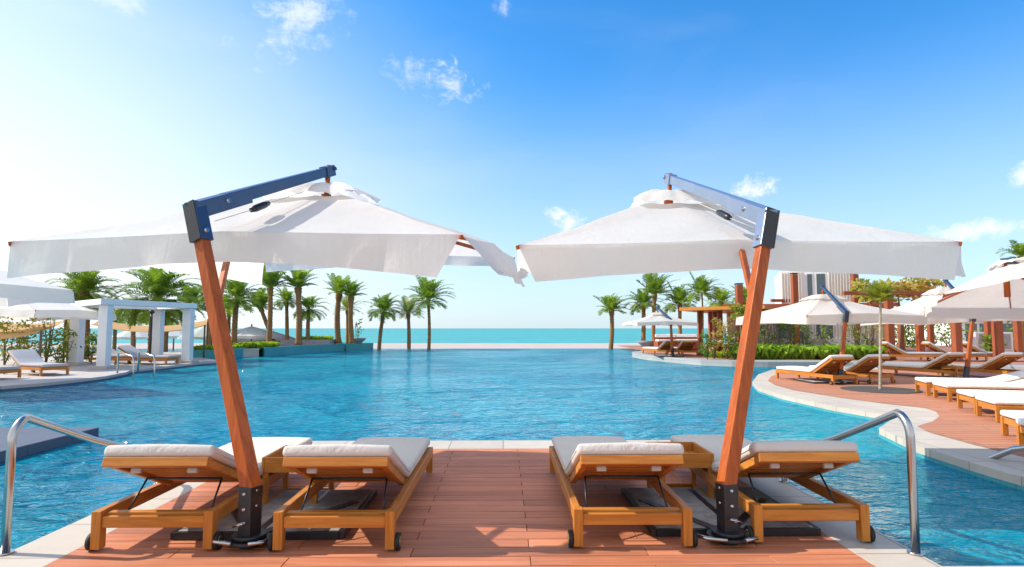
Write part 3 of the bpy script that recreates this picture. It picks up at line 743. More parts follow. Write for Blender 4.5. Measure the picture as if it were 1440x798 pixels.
for k, (f, lb) in enumerate(rows[1:]): lounger_at(LC, f, R(71 if k else 73), lb, WG)
def small_table(loc, label, rz=0, group=None):
    t = thing('side_table', loc, label, 'side table', group, rz)
    b = MB()
    for sx in (-1, 1):
        for sy in (-1, 1):
            l = MB(); l.box((sx * .17, sy * .19, .13), (.04, .04, .26)); l.build('leg', M['teak'], t)
    b.box((0, 0, .30), (.40, .44, .06)); b.build('table_top', M['teak'], t, bevel=.004)
small_table(P(1166, 536), 'low teak table between the two loungers at the deck tip', R(14))
small_table(P(1375, 533) + Vector((-.6, 0, 0)), 'low teak table between the two loungers under the far right parasol', R(14))

def sq(c, half, yaw, z, tilt=(0, 0)):
    r = []
    for sx, sy in ((-1, -1), (1, -1), (1, 1), (-1, 1)):
        x, y = sx * half, sy * half; X = x * math.cos(yaw) - y * math.sin(yaw); Y = x * math.sin(yaw) + y * math.cos(yaw)
        r.append(Vector((c[0] + X, c[1] + Y, z + tilt[0] * x + tilt[1] * y)))
    return r
BG = 'white parasols around the pool behind the front deck'
def bg_parasol(label, base, top, apx, half, yaw, rim, **k):
    apx = Vector(apx); tip = apx + Vector((0, 0, .22)); 
    return parasol(label, base, top, tip, sq(apx, half, yaw, rim, k.pop('tilt', (0, 0))), apx, False, k.pop('cloth', 'fabric_warm'), k.pop('arm', 'arm'), k.pop('val', .22), group=BG, **k)
bs = P(1180, 541)
tp = at(1190, 440, bs.y + .3)
bg_parasol('white parasol over the two loungers at the curved deck tip', bs, tp, at(1157, 415, bs.y + 2.0), 1.62, R(8), 1.62, seed=3, slabs=(0, .36))
bs = P(1358, 536)
tp = at(1369, 440, bs.y + .3)
bg_parasol('white parasol with upturned corner behind the big right-hand canopy', bs, tp, at(1330, 405, bs.y + 1.9), 1.62, R(-8), 1.66, seed=8, slabs=(0, .36), tilt=(.03, 0))
ap = at(1414, 371, 9.9)
parasol('large close parasol cut by the frame on the right, ribs showing underneath', (17.0, 12.5, 0), (16.8, 12.4, 2.3), ap + Vector((0, 0, .04)),
        [at(1327, 413, 9.3), at(1640, 350, 7.4), at(1560, 436, 11.0), at(1300, 432, 12.6)], ap, True, 'fabric_warm', 'arm', stays=False, vlen=[(.02, .02, .02), (.1, .1, .1), (.20, .24, .22), (.22, .16, .03)], group=BG, seed=11, slabs=(0, .36), vent=.2, rise=.02)
# back right loungers under the wooden pavilion
LD = make_lounger('cushion_grey', 32)
PG = 'loungers under the wooden pavilion across the channel'
place(LD, P(1322, 508, .1).to_2d(), R(-104), 'grey lounger between the first pavilion pillars across the channel', PG, .1)
lounger_at(LD, P(1382, 508, .1).to_2d(), R(-104), 'grey lounger behind the middle pavilion pillar across the channel', PG, .1)
lounger_at(LD, P(1436, 508, .1).to_2d(), R(-104), 'grey lounger behind the last pavilion pillar at the frame edge', PG, .1)

# ------------------------------------------------------------------ right pavilion and buildings
def pillar(px, py, label, w=.25, ztop=2.62, z=.09, group='red wooden pavilion pillars'):
    p = P(px, py, z); t = thing('wooden_pillar', p, label, 'pillar', group)
    b = MB(); b.box((0, 0, (ztop - z) / 2), (w, w, ztop - z)); b.build('shaft', M['pillar'], t, bevel=.01)
    b = MB(); b.box((0, 0, .02), (w + .06, w + .06, .04)); b.build('foot_plate', M['black'], t)
pls = [(1253, 506, 'pavilion pillar right beside the slim young palm trunk'), (1295, 501, 'pavilion pillar between two grey loungers, right of the palm'), (1268, 492, 'set back pavilion pillar with dark shade behind it'),
       (1310, 493, 'slimmer set back pillar right of the short garden wall'), (1347, 509, 'thick pavilion pillar in front of the middle grey lounger'), (1405, 509, 'thick pavilion pillar near the last grey lounger'),
       (1391, 494, 'set back pavilion pillar near the white garden building'), (1433, 497, 'set back pavilion pillar at the right frame edge'), (1228, 497, 'pavilion pillar half hidden behind shrubs, left of the young palm')]
for a in pls: pillar(*a)
def beams(name, spec, label, cat, org):
    t = thing(name, org, label, cat)
    for nm, mm, boxes in spec:
        for (c, d, *rot) in boxes:
            b = MB(); b.box(c, d, Matrix.Rotation(rot[0], 3, 'Z') if rot else None); b.build(nm, M[mm], t, org, bevel=.01)
    return t
Y0 = 23.6
xa = P(1232, 506, .09).x; xb = P(1460, 509, .09).x
fr = [((xa + xb) / 2, 24.4, 2.74), (xb - xa + 1.5, .2, .15)]
spec = [('beam', 'pillar', [(fr[0], fr[1]), (((xa + xb) / 2, 31, 2.74), (xb - xa + 1.5, .2, .15))])]
beams('pavilion_roof', spec, 'brown beam roof frame resting on the red pillars', 'pavilion', Vector((xa, 27, 2.6)))
# long flat canopy on the left, wood fascia
A = at(955, 437, 27.0); B_ = at(1075, 424, 23.6)
t = thing('wooden_canopy', (A.x, A.y, .1), 'long flat teak canopy reaching from the white building towards the island', 'canopy')
pts = [A, at(1075, 424, 24.2), at(1110, 424, 30), at(1000, 437, 33)]
zz = 2.12
b = MB(); b.prism([p.to_2d() for p in pts], zz - .02, zz + .12); b.add([(p.x, p.y, zz - .02) for p in pts], [(3, 2, 1, 0)]); b.build('roof', M['teak'], t, Vector((A.x, A.y, .1)), tri=True)
for px_, yy in ((985, 27.6), (1000, 29.5), (1006, 28.6), (1013, 27.2)):
    q = at(px_, 480, yy); b = MB(); b.box((q.x, q.y, (zz - .02 + .1) / 2), (.2, .2, zz - .12)); b.build('post', M['pillar'], t, Vector((A.x, A.y, .1)), bevel=.01)
# white louvred building
org = at(1025, 500, 31); org.z = .1
t = thing('louvred_building', org, 'cream white louvred pool house with upper storey behind shrubs', 'building')
t.rotation_euler.z = R(-20); x0 = at(1022, 450, 31).x; x1 = at(1222, 450, 31).x; yb = 31
def blk(mb, xa, xb, ya, yb_, za, zb): mb.box(((xa + xb) / 2, (ya + yb_) / 2, (za + zb) / 2), (xb - xa, yb_ - ya, zb - za))
b = MB(); blk(b, x0, x1, yb, yb + 6, .1, 2.35); b.build('wall', M['white'], t, org)
b = MB()
x = x0 + .05
while x < x1: b.box((x, yb - .06, 1.55), (.035, .1, 1.55)); x += .15
b.build('louvre_screen', M['louvre'], t, org)
b = MB(); blk(b, x0, x1, yb - .14, yb - .002, .1, .8); b.build('plinth', M['cardwall'], t, org)
b = MB(); blk(b, x0 - .2, x1 + .2, yb - .5, yb + 6.3, 2.36, 2.52); b.build('roof', M['pillar'], t, org, bevel=.01)
u0 = at(1082, 400, 32).x; u1 = at(1175, 400, 32).x; uz = at(1120, 384, 32).z
b = MB(); blk(b, u0, u1, 32, 36, 2.53, uz); b.build('upper_wall', M['white'], t, org)
for lo_, hi_ in ((.62, 1.0), (.01, .30)):
    b = MB(); x = u0 + (u1 - u0) * lo_
    while x < u0 + (u1 - u0) * hi_: b.box((x, 31.95, (2.6 + uz) / 2), (.03, .08, uz - 2.7)); x += .13
    b.build('upper_louvre', M['louvre'], t, org)
for k, (fa, fb) in enumerate(((.33, .42), (.45, .59))):
    b = MB(); blk(b, u0 + (u1 - u0) * fa, u0 + (u1 - u0) * fb, 31.97, 32.02, 2.75, uz - .15); w = b.build('window', M['white'], t, org)
    b = MB(); blk(b, u0 + (u1 - u0) * fa + .05, u0 + (u1 - u0) * fb - .05, 31.955, 31.968, 2.8, uz - .2); b.build('pane', M['glass'], w, org)
for fx in (1095, 1117, 1145):
    q = at(fx, 470, yb); b = MB(); blk(b, q.x - .35, q.x + .35, yb - .13, yb - .115, .85, 2.2); w = b.build('window', M['glass'], t, org)
for k, px_ in enumerate((1117, 1202, 1039)):
    q = at(px_, 400, 29.0 if k < 2 else 26); tz = at(px_, 389 if k < 2 else 404, q.y).z
    tt = thing('wooden_mast', (q.x, q.y, .09), ['tall red wooden mast before the upper storey of the louvred building', 'tall red wooden mast against green foliage right of the louvred building', 'short red mast above the flat teak canopy'][k], 'mast', 'red masts of the pavilion')
    b = MB(); b.box((0, 0, tz / 2), (.26, .26, tz)); b.build('shaft', M['pillar'], tt, bevel=.01)
    b = MB(); b.box((0, 0, tz + .05), (.29, .29, .05)); b.build('cap', M['black'], tt)
# far garden building on the right
org = at(1335, 500, 46); org.z = 0
t = thing('garden_building', org, 'low white flat roofed building with dark windows at the far right', 'building')
x0 = at(1345, 450, 46).x; x1 = at(1500, 450, 46).x; zt = at(1400, 449, 46).z
b = MB(); blk(b, x0, x1, 46, 54, -.3, zt); b.build('wall', M['white'], t, org)
b = MB(); blk(b, x0 - .3, x1, 45.5, 54.2, zt + .001, zt + .25); b.build('roof', M['white'], t, org)
for a_, c_ in ((1358, 1374), (1378, 1400), (1410, 1425)):
    b = MB(); blk(b, at(a_, 470, 46).x, at(c_, 470, 46).x, 45.96, 45.99, .2, zt - .35); b.build('window', M['glass'], t, org)
org = P(1375, 500, 0)
t = thing('garden_wall', (20.5, 30, 0), 'plain white garden wall panel beyond the pavilion loungers', 'wall')
b = MB(); blk(b, at(1372, 480, 33).x, at(1425, 480, 33).x, 33, 33.3, .09, 1.1); b.build('panel', M['white'], t, (20.5, 30, 0), bevel=.02)
b = MB(); blk(b, at(1376, 480, 33).x, at(1421, 480, 33).x, 32.96, 32.995, .2, 1.0); b.build('inset', M['cardwall'], t, (20.5, 30, 0))

# ------------------------------------------------------------------ island at the back right
ap = at(928, 440, 29.5)
bs = P(946, 502, .1)
bg_parasol('white parasol with dark leaning arm on the far island deck', (bs.x, bs.y, .1), at(943, 450, bs.y), at(925, 440, bs.y + .9), 1.30, R(4), 1.55, seed=15, slabs=(0, .36), post_w=.1, val=.14)
IG = 'loungers on the far island deck'
lounger_at(LB, P(912, 497.5, .1).to_2d(), R(20), 'small distant teak lounger at the tip of the far island', IG, .1)
lounger_at(LB, P(948, 498.0, .1).to_2d(), R(5), 'small distant teak lounger right of the island parasol post', IG, .1)
lounger_at(LB, P(1000, 499.0, .1).to_2d(), R(-14), 'distant teak lounger behind the spindly island shrubs', IG, .1)
def day_bed(px, py, w, h, label):
    p = P(px, py, .1); t = thing('day_bed', p, label, 'day bed', 'red wooden day beds on the island')
    b = MB(); b.box((0, 0, h * .35), (w, .9, h * .5)); b.box((0, 0, .04), (w - .2, .7, .08)); b.build('base', M['pillar'], t, bevel=.01)
    b = MB(); b.box((0, .38, h * .78), (w, .12, h * .45)); b.build('backrest', M['pillar'], t, bevel=.01)
    b = MB(); b.box((0, -.05, h * .66), (w - .1, .75, .1)); b.box((0, .28, h * .95), (w - .1, .14, .16)); b.build('cushion', M['cushion_white'], t, bevel=.03)
day_bed(938, 494, 1.2, .85, 'red wooden day bed left behind the island parasol post')
day_bed(961, 493, 1.8, .85, 'wider red wooden day bed right behind the island parasol post')
def bowl(p, r, label):
    t = thing('bowl_planter', p, label, 'planter')
    b = MB(); b.lathe([(.0, 0), (r * .45, 0), (r * .5, .05), (r * .85, r * .4), (r, r * .62), (r * .93, r * .62), (r * .8, r * .45), (0, r * .42)]); b.build('bowl', M['bowl'], t)
    return t
bowl(P(289 + 620 + 2, 489, .25) + Vector((0, 0, .0)), .6, 'wide pale bowl planter behind the island loungers')
bp_ = P(503, 488, .33); bp_ = at(503, 487, P(503, 493.5, WZ).y + .8); bp_.z = .33
bw_t = bowl(bp_, .55, 'dark bowl planter with a leafy stem on the pool plinth')

# ------------------------------------------------------------------ plants
def leaf_cloud(mb, c, rad, n, size, rn, shell=.4):
    for _ in range(n):
        d = Vector((rn.gauss(0, 1), rn.gauss(0, 1), rn.gauss(0, 1))).normalized() * (rn.uniform(shell, 1) ** .6)
        p = Vector(c) + Vector((d.x * rad[0], d.y * rad[1], d.z * rad[2]))
        u = Vector((rn.gauss(0, 1), rn.gauss(0, 1), rn.gauss(0, .7))).normalized(); v = u.orthogonal().normalized()
        v = Matrix.Rotation(rn.uniform(0, 6.28), 3, u) @ v; s = size * rn.uniform(.6, 1.3)
        mb.add([p, p + u * s * .5 + v * s * .28, p + u * s, p + u * s * .5 - v * s * .28], [(0, 1, 2, 3)])
def shrub(p, h, w, label, seed=0, mat='shrub', n=260, leafs=.16, cat='shrub', name='leafy_shrub', group=None, stems=4, lowc=.15):
    rn = random.Random(seed); t = thing(name, p, label, cat, group)
    s = MB(); f = MB()
    for k in range(stems):
        a = rn.uniform(0, 6.28); e = Vector((math.cos(a) * w * .4 * rn.random(), math.sin(a) * w * .4 * rn.random(), h * rn.uniform(.7, .95)))
        mid = e * .5 + Vector((rn.uniform(-.1, .1) * w, 0, 0)); s.tube([(0, 0, -.02), mid, e], [.03 * h / 2, .02 * h / 2, .008], 6)
    k = 7
    for i in range(k):
        z = h * (lowc + (1 - lowc) * (i + .5) / k); ww = w * .5 * (.55 + .45 * math.sin(PI * (i + .8) / (k + .6)))
        leaf_cloud(f, (rn.uniform(-.25, .25) * w, rn.uniform(-.25, .25) * w, z), (ww * rn.uniform(.5, .9), ww * rn.uniform(.5, .9), h / k * .8), n // k, leafs, rn)
    s.build('stem', M['stem'], t); f.build('foliage', M[mat], t); return t

def frond(mb, org, az, e0, L, bend, rn, wind, stations=17, lw=.028, ll=.30):
    seg = 9; p = Vector(org); pts = [p.copy()]; e = e0; dirs = []
    d = Vector((math.cos(az) * math.cos(e), math.sin(az) * math.cos(e), math.sin(e)))
    for i in range(seg):
        k = (i + 1) / seg
        d = (d + Vector((0, 0, -1)) * bend * k * .22 + wind * k * .16).normalized(); dirs.append(d.copy())
        p = p + d * (L / seg); pts.append(p.copy())
    dirs.append(dirs[-1])
    for i in range(seg):                                                       # rachis
        r0 = .012 * (1 - i / seg) + .003; sd = dirs[i].cross(Vector((0, 0, 1))); sd = sd.normalized() if sd.length > .01 else Vector((1, 0, 0))
        mb.add([pts[i] - sd * r0, pts[i] + sd * r0, pts[i + 1] + sd * r0 * .7, pts[i + 1] - sd * r0 * .7], [(0, 1, 2, 3)])
    for s in range(stations):
        k = .16 + .84 * (s + rn.random() * .5) / stations; x = min(k * seg, seg - .001); i = int(x); q = pts[i].lerp(pts[i + 1], x - i); d = dirs[i]
        side = d.cross(Vector((0, 0, 1))); side = side.normalized() if side.length > .05 else Vector((1, 0, 0)); upv = side.cross(d)
        lf = ll * math.sin(PI * min(1, .18 + k * .80)) ** .6 * rn.uniform(.8, 1.1)
        for sg in (-1, 1):
            ld = (side * sg * .72 + d * .62 + upv * .30 + Vector((0, 0, -.12)) + wind * .12 + Vector((rn.uniform(-.1, .1),) * 3)).normalized()
            wv = d * lw * .5
            tip = q + ld * lf + Vector((0, 0, -.10 * lf)); md = q + ld * lf * .45
            mb.add([q - wv * .6, md - wv, tip, md + wv, q + wv * .6], [(0, 1, 2, 3, 4)])
def crown_mesh(seed, nf=46, wind=.5, emin=-25, emax=82, bendk=1.0, mat='palm', stations=17, ll=.30, lw=.028):
    rn = random.Random(seed); mb = MB(); wv = Vector((wind, -.1 * wind, .1))
    for i in range(nf):
        k = i / (nf - 1); e = R(emax + (emin - emax) * k ** .8 + rn.uniform(-7, 7)); az = i * 2.39996 + rn.uniform(-.25, .25)
        L = (.66 + .34 * math.sin(PI * min(1, k * 1.2 + .1) * .9)) * rn.uniform(.72, 1.12)
        frond(mb, (math.cos(az) * .03, math.sin(az) * .03, -.05 * k), az, e, L, bendk * (1.0 + .5 * k), rn, wv, stations, lw, ll)
    # brown stubs and dry boots below the crown
    me = bpy.data.meshes.new('palm_crown'); me.from_pydata([tuple(v) for v in mb.v], [], mb.f); me.materials.append(M[mat]); return me
CR = [crown_mesh(s, 36, w, emn, 84, bk, 'palm', 20, .28, .040) for s, w, emn, bk in ((1, .5, -8, .95), (2, .75, 0, .85), (3, .35, -16, 1.05), (4, 1.0, 8, .7), (5, .6, -5, .95))]
CRY = crown_mesh(9, 34, .3, 5, 84, .8, 'palm_yellow', 16, .26)
CRU = [crown_mesh(s, 30, w, 22, 86, .55, 'palm', 20, .24, .038) for s, w in ((21, .5), (22, .9))]       # narrow, fronds upright
CRBIG = [crown_mesh(s, 64, .4, -25, 82, 1.15, 'palm', 30, .26, .026) for s in (31, 32)]
def palm(base, top, length, me, label, tw=.17, seed=0, trunkm='trunk', boots=True, rz=None, group='date palms around the pool', name='palm_tree', cat='palm tree'):
    rn = random.Random(seed * 13 + 5); base = Vector(base); top = Vector(top); t = thing(name, base, label, cat, group)
    n = 34; pts = []; rs = []
    bow = Vector((rn.uniform(-.06, .06), rn.uniform(-.05, .05), 0)) * (top - base).length * .5
    for i in range(n + 1):
        k = i / n; pts.append(base.lerp(top, k) + bow * math.sin(PI * k))
        r = tw * (1.12 - .22 * k + (.22 * max(0, 1 - k * 9))) * (1 + (.09 if i % 2 else -.06)) * rn.uniform(.95, 1.05)
        if k > .86 and boots: r *= 1 + .42 * math.sin((k - .86) / .14 * PI * .75)
        rs.append(r)
    b = MB(); b.tube(pts, rs, 12); 
    if boots:
        for i in range(70 if tw > .12 else 30):
            k = rn.uniform(.05, 1.0) if i % 3 else rn.uniform(.84, 1.02); a = rn.uniform(0, 6.28); p = base.lerp(top, k) + bow * math.sin(PI * min(1, k)); o_ = Vector((math.cos(a), math.sin(a), 0))
            l = tw * (.6 if k < .84 else 1.1); q = p + o_ * tw * .85; tg = Vector((-o_.y, o_.x, 0)) * tw * .22
            b.add([q - tg, q + tg, q + o_ * l * .5 + Vector((0, 0, l)) + tg * .4, q + o_ * l * .5 + Vector((0, 0, l)) - tg * .4, q + o_ * l * .15 + Vector((0, 0, l * .9))], [(0, 1, 2, 3), (0, 4, 1), (3, 2, 4)])
    b.build('trunk', M[trunkm], t, base)
    c = bpy.data.objects.new('crown', me); COL.objects.link(c); c.parent = t; c.location = top - base; c.scale = (length, length, length * rn.uniform(.92, 1.05)); c.rotation_euler = (0, 0, rz if rz is not None else rn.uniform(-.5, .5))
    return t
# (px of crown, px of base, base py or z, crown py, Y, crown radius px, mesh, trunk half width, label)
PL = [
 (118, 119, -.3, 414, 26, 52, CRBIG[0], .24, 'thick trunked palm behind the pergola roof end, crown cut by the parasol'),
 (98, 100, -1.5, 425, 33, 34, CR[3], .17, 'palm peeking out left of the thick trunked palm'),
 (222, 216, -.3, 420, 27, 62, CRBIG[1], .20, 'broad palm spreading its fronds over the middle of the white pergola'),
 (188, 189, -1.5, 446, 35, 32, CR[0], .16, 'low palm seen between the second and third pergola columns'),
 (236, 236, -1.5, 446, 36, 30, CR[2], .16, 'low palm seen between the third and fourth pergola columns'),
 (268, 268, -1.5, 428, 38, 36, CR[1], .17, 'palm rising right behind the last pergola column'),
 (162, 160, -1.5, 452, 39, 24, CR[4], .15, 'smaller palm deep behind the first pergola bay'),
 (296, 296, -1.3, 420, 37, 34, CR[4], .17, 'palm half hidden by the left parasol post'),
 (333, 330, -.1, 420, 31, 44, CR[0], .17, 'bushy palm right of the left parasol post'),
 (322, 323, -1.3, 438, 39, 24, CRY, .13, 'yellowish palm behind the bushy palm beside the post'),
 (380, 378, .38, 404, 34.5, 38, CRU[0], .17, 'tall palm at the left end of the curved planter'),
 (366, 386, .38, 432, 37, 30, CR[3], .15, 'short leaning palm just behind the tall planter palm'),
 (403, 404, .38, 424, 36.5, 24, CR[0], .13, 'slender palm between the two tallest planter palms'),
 (419, 420, .38, 404, 34.8, 36, CRU[1], .20, 'thickest palm in the middle of the curved planter'),
 (434, 433, .6, 436, 37, 28, CR[2], .14, 'short bushy palm in the raised bed'),
 (477, 476, .38, 413, 38.5, 30, CRU[0], .21, 'dark trunked palm at the right end of the curved planter'),
 (494, 495, .38, 417, 38.0, 28, CRU[1], .19, 'palm rising beside the bowl planter plinth'),
 (489, 489, .3, 436, 40.5, 26, CRY, .15, 'yellow green palm behind the bowl planter plinth'),
 (540, 533, -.4, 438, 40.5, 32, CR[4], .15, 'leaning palm in the pool right of the bowl planter'),
 (574, 575, -.4, 441, 41, 30, CRY, .15, 'palm in the pool with yellow lower fronds, middle of three'),
 (602, 603, -.4, 422, 41, 39, CR[1], .13, 'slim straight palm with the widest crown at the infinity edge'),
 (860, 858, -.4, 437, 41, 30, CR[3], .18, 'lone palm in the pool right of the open sea view'),
 (905, 904, -.3, 428, 40, 31, CR[4], .17, 'palm left behind the island parasol'),
 (921, 920, -.3, 414, 39, 39, CRU[1], .15, 'tall windswept palm behind the island parasol'),
 (956, 957, -.3, 428, 38, 33, CR[1], .15, 'palm right behind the island parasol canopy'),
 (987, 985, .1, 413, 27.0, 32, CR[1], .045, 'slender dark stemmed palm in front of the teak canopy'),
 (1014, 1013, -.3, 425, 36, 29, CR[2], .16, 'palm crown rising above the flat teak canopy'),
 (1046, 1046, -.3, 420, 37, 24, CR[0], .15, 'palm crown partly hidden by the right parasol post'),
 (1436, 1436, .1, 362, 30, 30, CR[2], .16, 'palm crown cut by the right frame edge above the parasol'),
 (1186, 1190, .1, 412, 36, 24, CR[3], .15, 'dark green palm crown right of the louvred upper storey'),
]
for i, (cx_, bx_, zb, cy_, Y, rp, me, tw, lb) in enumerate(PL):
    top = at(cx_, cy_, Y); base = at(bx_, 480, Y); base.z = zb
    palm(base, top, rp * Y / F * 1.12, me, lb, tw * .78, i, boots=tw > .1)
# right young palm in the deck
bs = P(1238, 549); tp = at(1238, 424, bs.y + .1)
CRN = crown_mesh(41, 40, .3, 28, 86, .7, 'palm_yellow', 22, .30, .035)
palm(bs, tp, .58, CRN, 'slim pale trunked young palm growing through the curved deck', .028, 77, 'trunk_pale', False, group='young palms')
b = MB(); b.disc((bs.x, bs.y, .012), (0, 0, 1), .75, .012, 28); gv = b.build('gravel_bed', M['gravel']); tag(gv, 'round dark gravel bed around the slim young palm', 'gravel bed')
# plume trees with reddish leaves right of it
for k, (px_, py_, Y, w, h, lb) in enumerate(((1222, 407, 25.5, 1.1, .9, 'reddish leaved tree rising left behind the young palm'), (1262, 409, 26.5, 1.5, .8, 'yellow and red leaved tree right behind the young palm'), (1292, 404, 27.5, 1.5, .9, 'wind blown reddish tree above the white parasol ridge'))):
    c = at(px_, py_, Y); t = thing('plume_tree', (c.x, Y, .1), lb, 'tree', 'reddish trees behind the young palm')
    rn = random.Random(k + 60); f = MB(); s = MB(); s.tube([(0, 0, 0), (.1, 0, c.z * .5), (0, 0, c.z - .1)], [.06, .05, .03], 8)
    for q in range(5): leaf_cloud(f, (rn.uniform(-.4, .4) * w, rn.uniform(-.3, .3) * w, c.z - .1 + rn.uniform(-.3, .35) * h), (w * .35, w * .35, h * .3), 70, .28, rn)
    s.build('trunk', M['stem'], t); f.build('crown', M['shrub_red'], t)
# tree with round light crown near the right post
c = at(1040, 440, 24.6); t = thing('young_tree', (c.x, 24.6, .1), 'small round crowned yellow green tree left of the right parasol post', 'tree')
rn = random.Random(5); f = MB(); s = MB(); s.tube([(0, 0, 0), (.04, 0, .9), (0, 0, c.z)], [.04, .035, .02], 8)
for q in range(6): leaf_cloud(f, (rn.uniform(-.3, .3), rn.uniform(-.3, .3), c.z - .1 + rn.uniform(-.15, .25)), (.3, .3, .16), 90, .13, rn)
s.build('trunk', M['stem'], t); f.build('crown', M['palm_yellow'], t)
# shrubs right
SG = 'thin upright shrubs in front of the louvred building'
for k, (px_, yy, h, w, lb, mt) in enumerate((
    (1004, 24.3, 1.6, .9, 'spindly shrub left under the teak canopy edge', 'shrub_red'), (994, 23.7, 1.0, .6, 'low spindly shrub beside the slender palm stem', 'shrub'), (1022, 24.0, 1.5, .8, 'spindly reddish shrub between canopy posts and right parasol post', 'shrub_red'), (1032, 23.8, 1.1, .9, 'low dense shrub just left of the right parasol post', 'shrub'),
    (1076, 24.6, 1.9, .8, 'upright shrub just right of the right parasol post', 'shrub'), (1094, 24.9, 1.6, .7, 'thin shrub before the left windows of the louvred wall', 'shrub'), (1112, 24.5, 1.9, .8, 'tall shrub before the middle of the louvred wall', 'shrub'),
    (1132, 24.8, 1.6, .7, 'thin shrub before the right louvred bay', 'shrub'), (1160, 25.2, 1.8, .8, 'thin shrub left of the leaning post of the tip parasol', 'shrub'), (1205, 24.6, 2.1, 1.2, 'dense yellow green shrub right of the leaning post', 'shrub'),
    (1222, 25.0, 1.9, 1.1, 'dense shrub left beside the first pavilion pillar', 'shrub'), (1244, 27.0, 1.8, 1.0, 'brownish shrub behind the young palm trunk', 'shrub_red'))):
    c = at(px_, 480, yy); shrub((c.x, yy, .09), h, w, lb, k + 100, mt, 300, .11, group=SG)
GB = 'dense green trees and bushes beyond the right terrace'
for k, (px_, yy, h, w, lb) in enumerate(((1180, 40, 4.6, 4.0, 'dark green bushy tree right of the upper louvred storey'), (1283, 38, 2.0, 3.0, 'green bush behind the set back pillars'), (1335, 40, 2.2, 4.0, 'green hedge bush left of the far white building'), (1393, 30, 1.1, .9, 'small bush beside the garden wall panel'), (1438, 34, 2.6, 2.0, 'bush at the far right frame edge'), (1300, 52, 1.8, 9, 'low wide green bush far behind the pavilion'))):
    c = at(px_, 480, yy); shrub((c.x, yy, -.2), h, w, lb, k + 140, 'shrub', 700, .22, 'bush', 'bush', GB)
# strap-leaf border (agapanthus)
def straps(name, line, width, h, n, seed, label):
    rn = random.Random(seed); f = MB(); tot = [(Vector(line[i]), Vector(line[i + 1])) for i in range(len(line) - 1)]
    for _ in range(n):
        a, c = rn.choice(tot); p = a.lerp(c, rn.random()) + Vector((0, rn.uniform(0, width), 0)); az = rn.uniform(0, 6.28); hh = h * rn.uniform(.6, 1.1)
        for q in range(7):
            az2 = az + q * .9; o_ = Vector((math.cos(az2), math.sin(az2), 0)); sd = Vector((-o_.y, o_.x, 0)) * .022; r = hh * rn.uniform(.35, .7)
            p1 = p + o_ * r * .35 + Vector((0, 0, hh * .75)); p2 = p + o_ * r + Vector((0, 0, hh * rn.uniform(.5, .95)))
            f.add([p - sd, p + sd, p1 + sd * 1.3, p2, p1 - sd * 1.3], [(0, 1, 2, 3, 4)])
    o_ = f.build(name, M['straps']); tag(o_, label, 'ground cover', kind='stuff')
M_H = .62
l0 = [(*P(1040, 505.5, .1).to_2d(), .09), (*P(1100, 505.5, .1).to_2d(), .09), (*P(1238, 506.3, .1).to_2d(), .09)]
straps('strap_leaf_plants', l0, 1.1, M_H, 760, 4, 'band of bright green strap leaved plants along the terrace wall')
l1 = [(*P(1000, 503, .1).to_2d(), .09), (*P(1040, 504.5, .1).to_2d(), .09)]
straps('low_border_plants', l1, .8, .3, 160, 6, 'sparse low green plants at the island border')
q = P(231, 509, WZ); q2 = P(287, 508, WZ)
straps('planter_greens', [(q.x + .3, q.y + 1.8, .28), (q2.x - .1, q2.y + 1.7, .28)], 1.5, .28, 160, 8, 'low green plants in the planter behind the pergola')
q = P(324, 503, WZ); q2 = P(362, 502, WZ)
straps('clipped_greens', [(q.x, q.y + .3, .22), (q2.x, q2.y + .3, .22)], 2.5, .42, 260, 9, 'green plants filling the long grey planter')
q = at(418, 484, 36.4); q2 = at(460, 484, 37.4)
straps('bed_greens', [(q.x, q.y + .4, .54), (q2.x, q2.y + .3, .54)], 1.0, .35, 90, 10, 'low green plants in the raised bed under the palms')
# leafy stem in the bowl
shrub(bp_ + Vector((0, 0, .22)), 1.3, .8, 'airy leafy plant growing in the dark bowl planter', 301, 'shrub', 110, .15, 'plant', 'potted_plant', stems=2)
# left garden shrubs behind the first umbrella
LGp = 'yellow green shrubs on the left terrace'
for k, (px_, yy, h, w, lb) in enumerate(((8, 22, 1.7, 1.6, 'yellow green shrub at the left frame edge under the ochre sail'), (33, 23.5, 1.5, 1.4, 'shrub left behind the backrest of the left terrace lounger'), (66, 22.3, 2.1, 1.3, 'tall airy yellow green shrub beneath the lower white parasol'), (84, 21.5, 1.2, 1.3, 'low round green shrub just left of the first pergola column'), (96, 24, 1.9, 1.0, 'slim shrub touching the first pergola column'), (127, 23.6, 1.1, 1.0, 'low shrub between the first two pergola columns'))):
    c = at(px_, 480, yy); shrub((c.x, yy, 0), h, w, lb, k + 200, 'palm_yellow' if k in (0, 2, 4) else 'shrub', 430, .12, group=LGp)

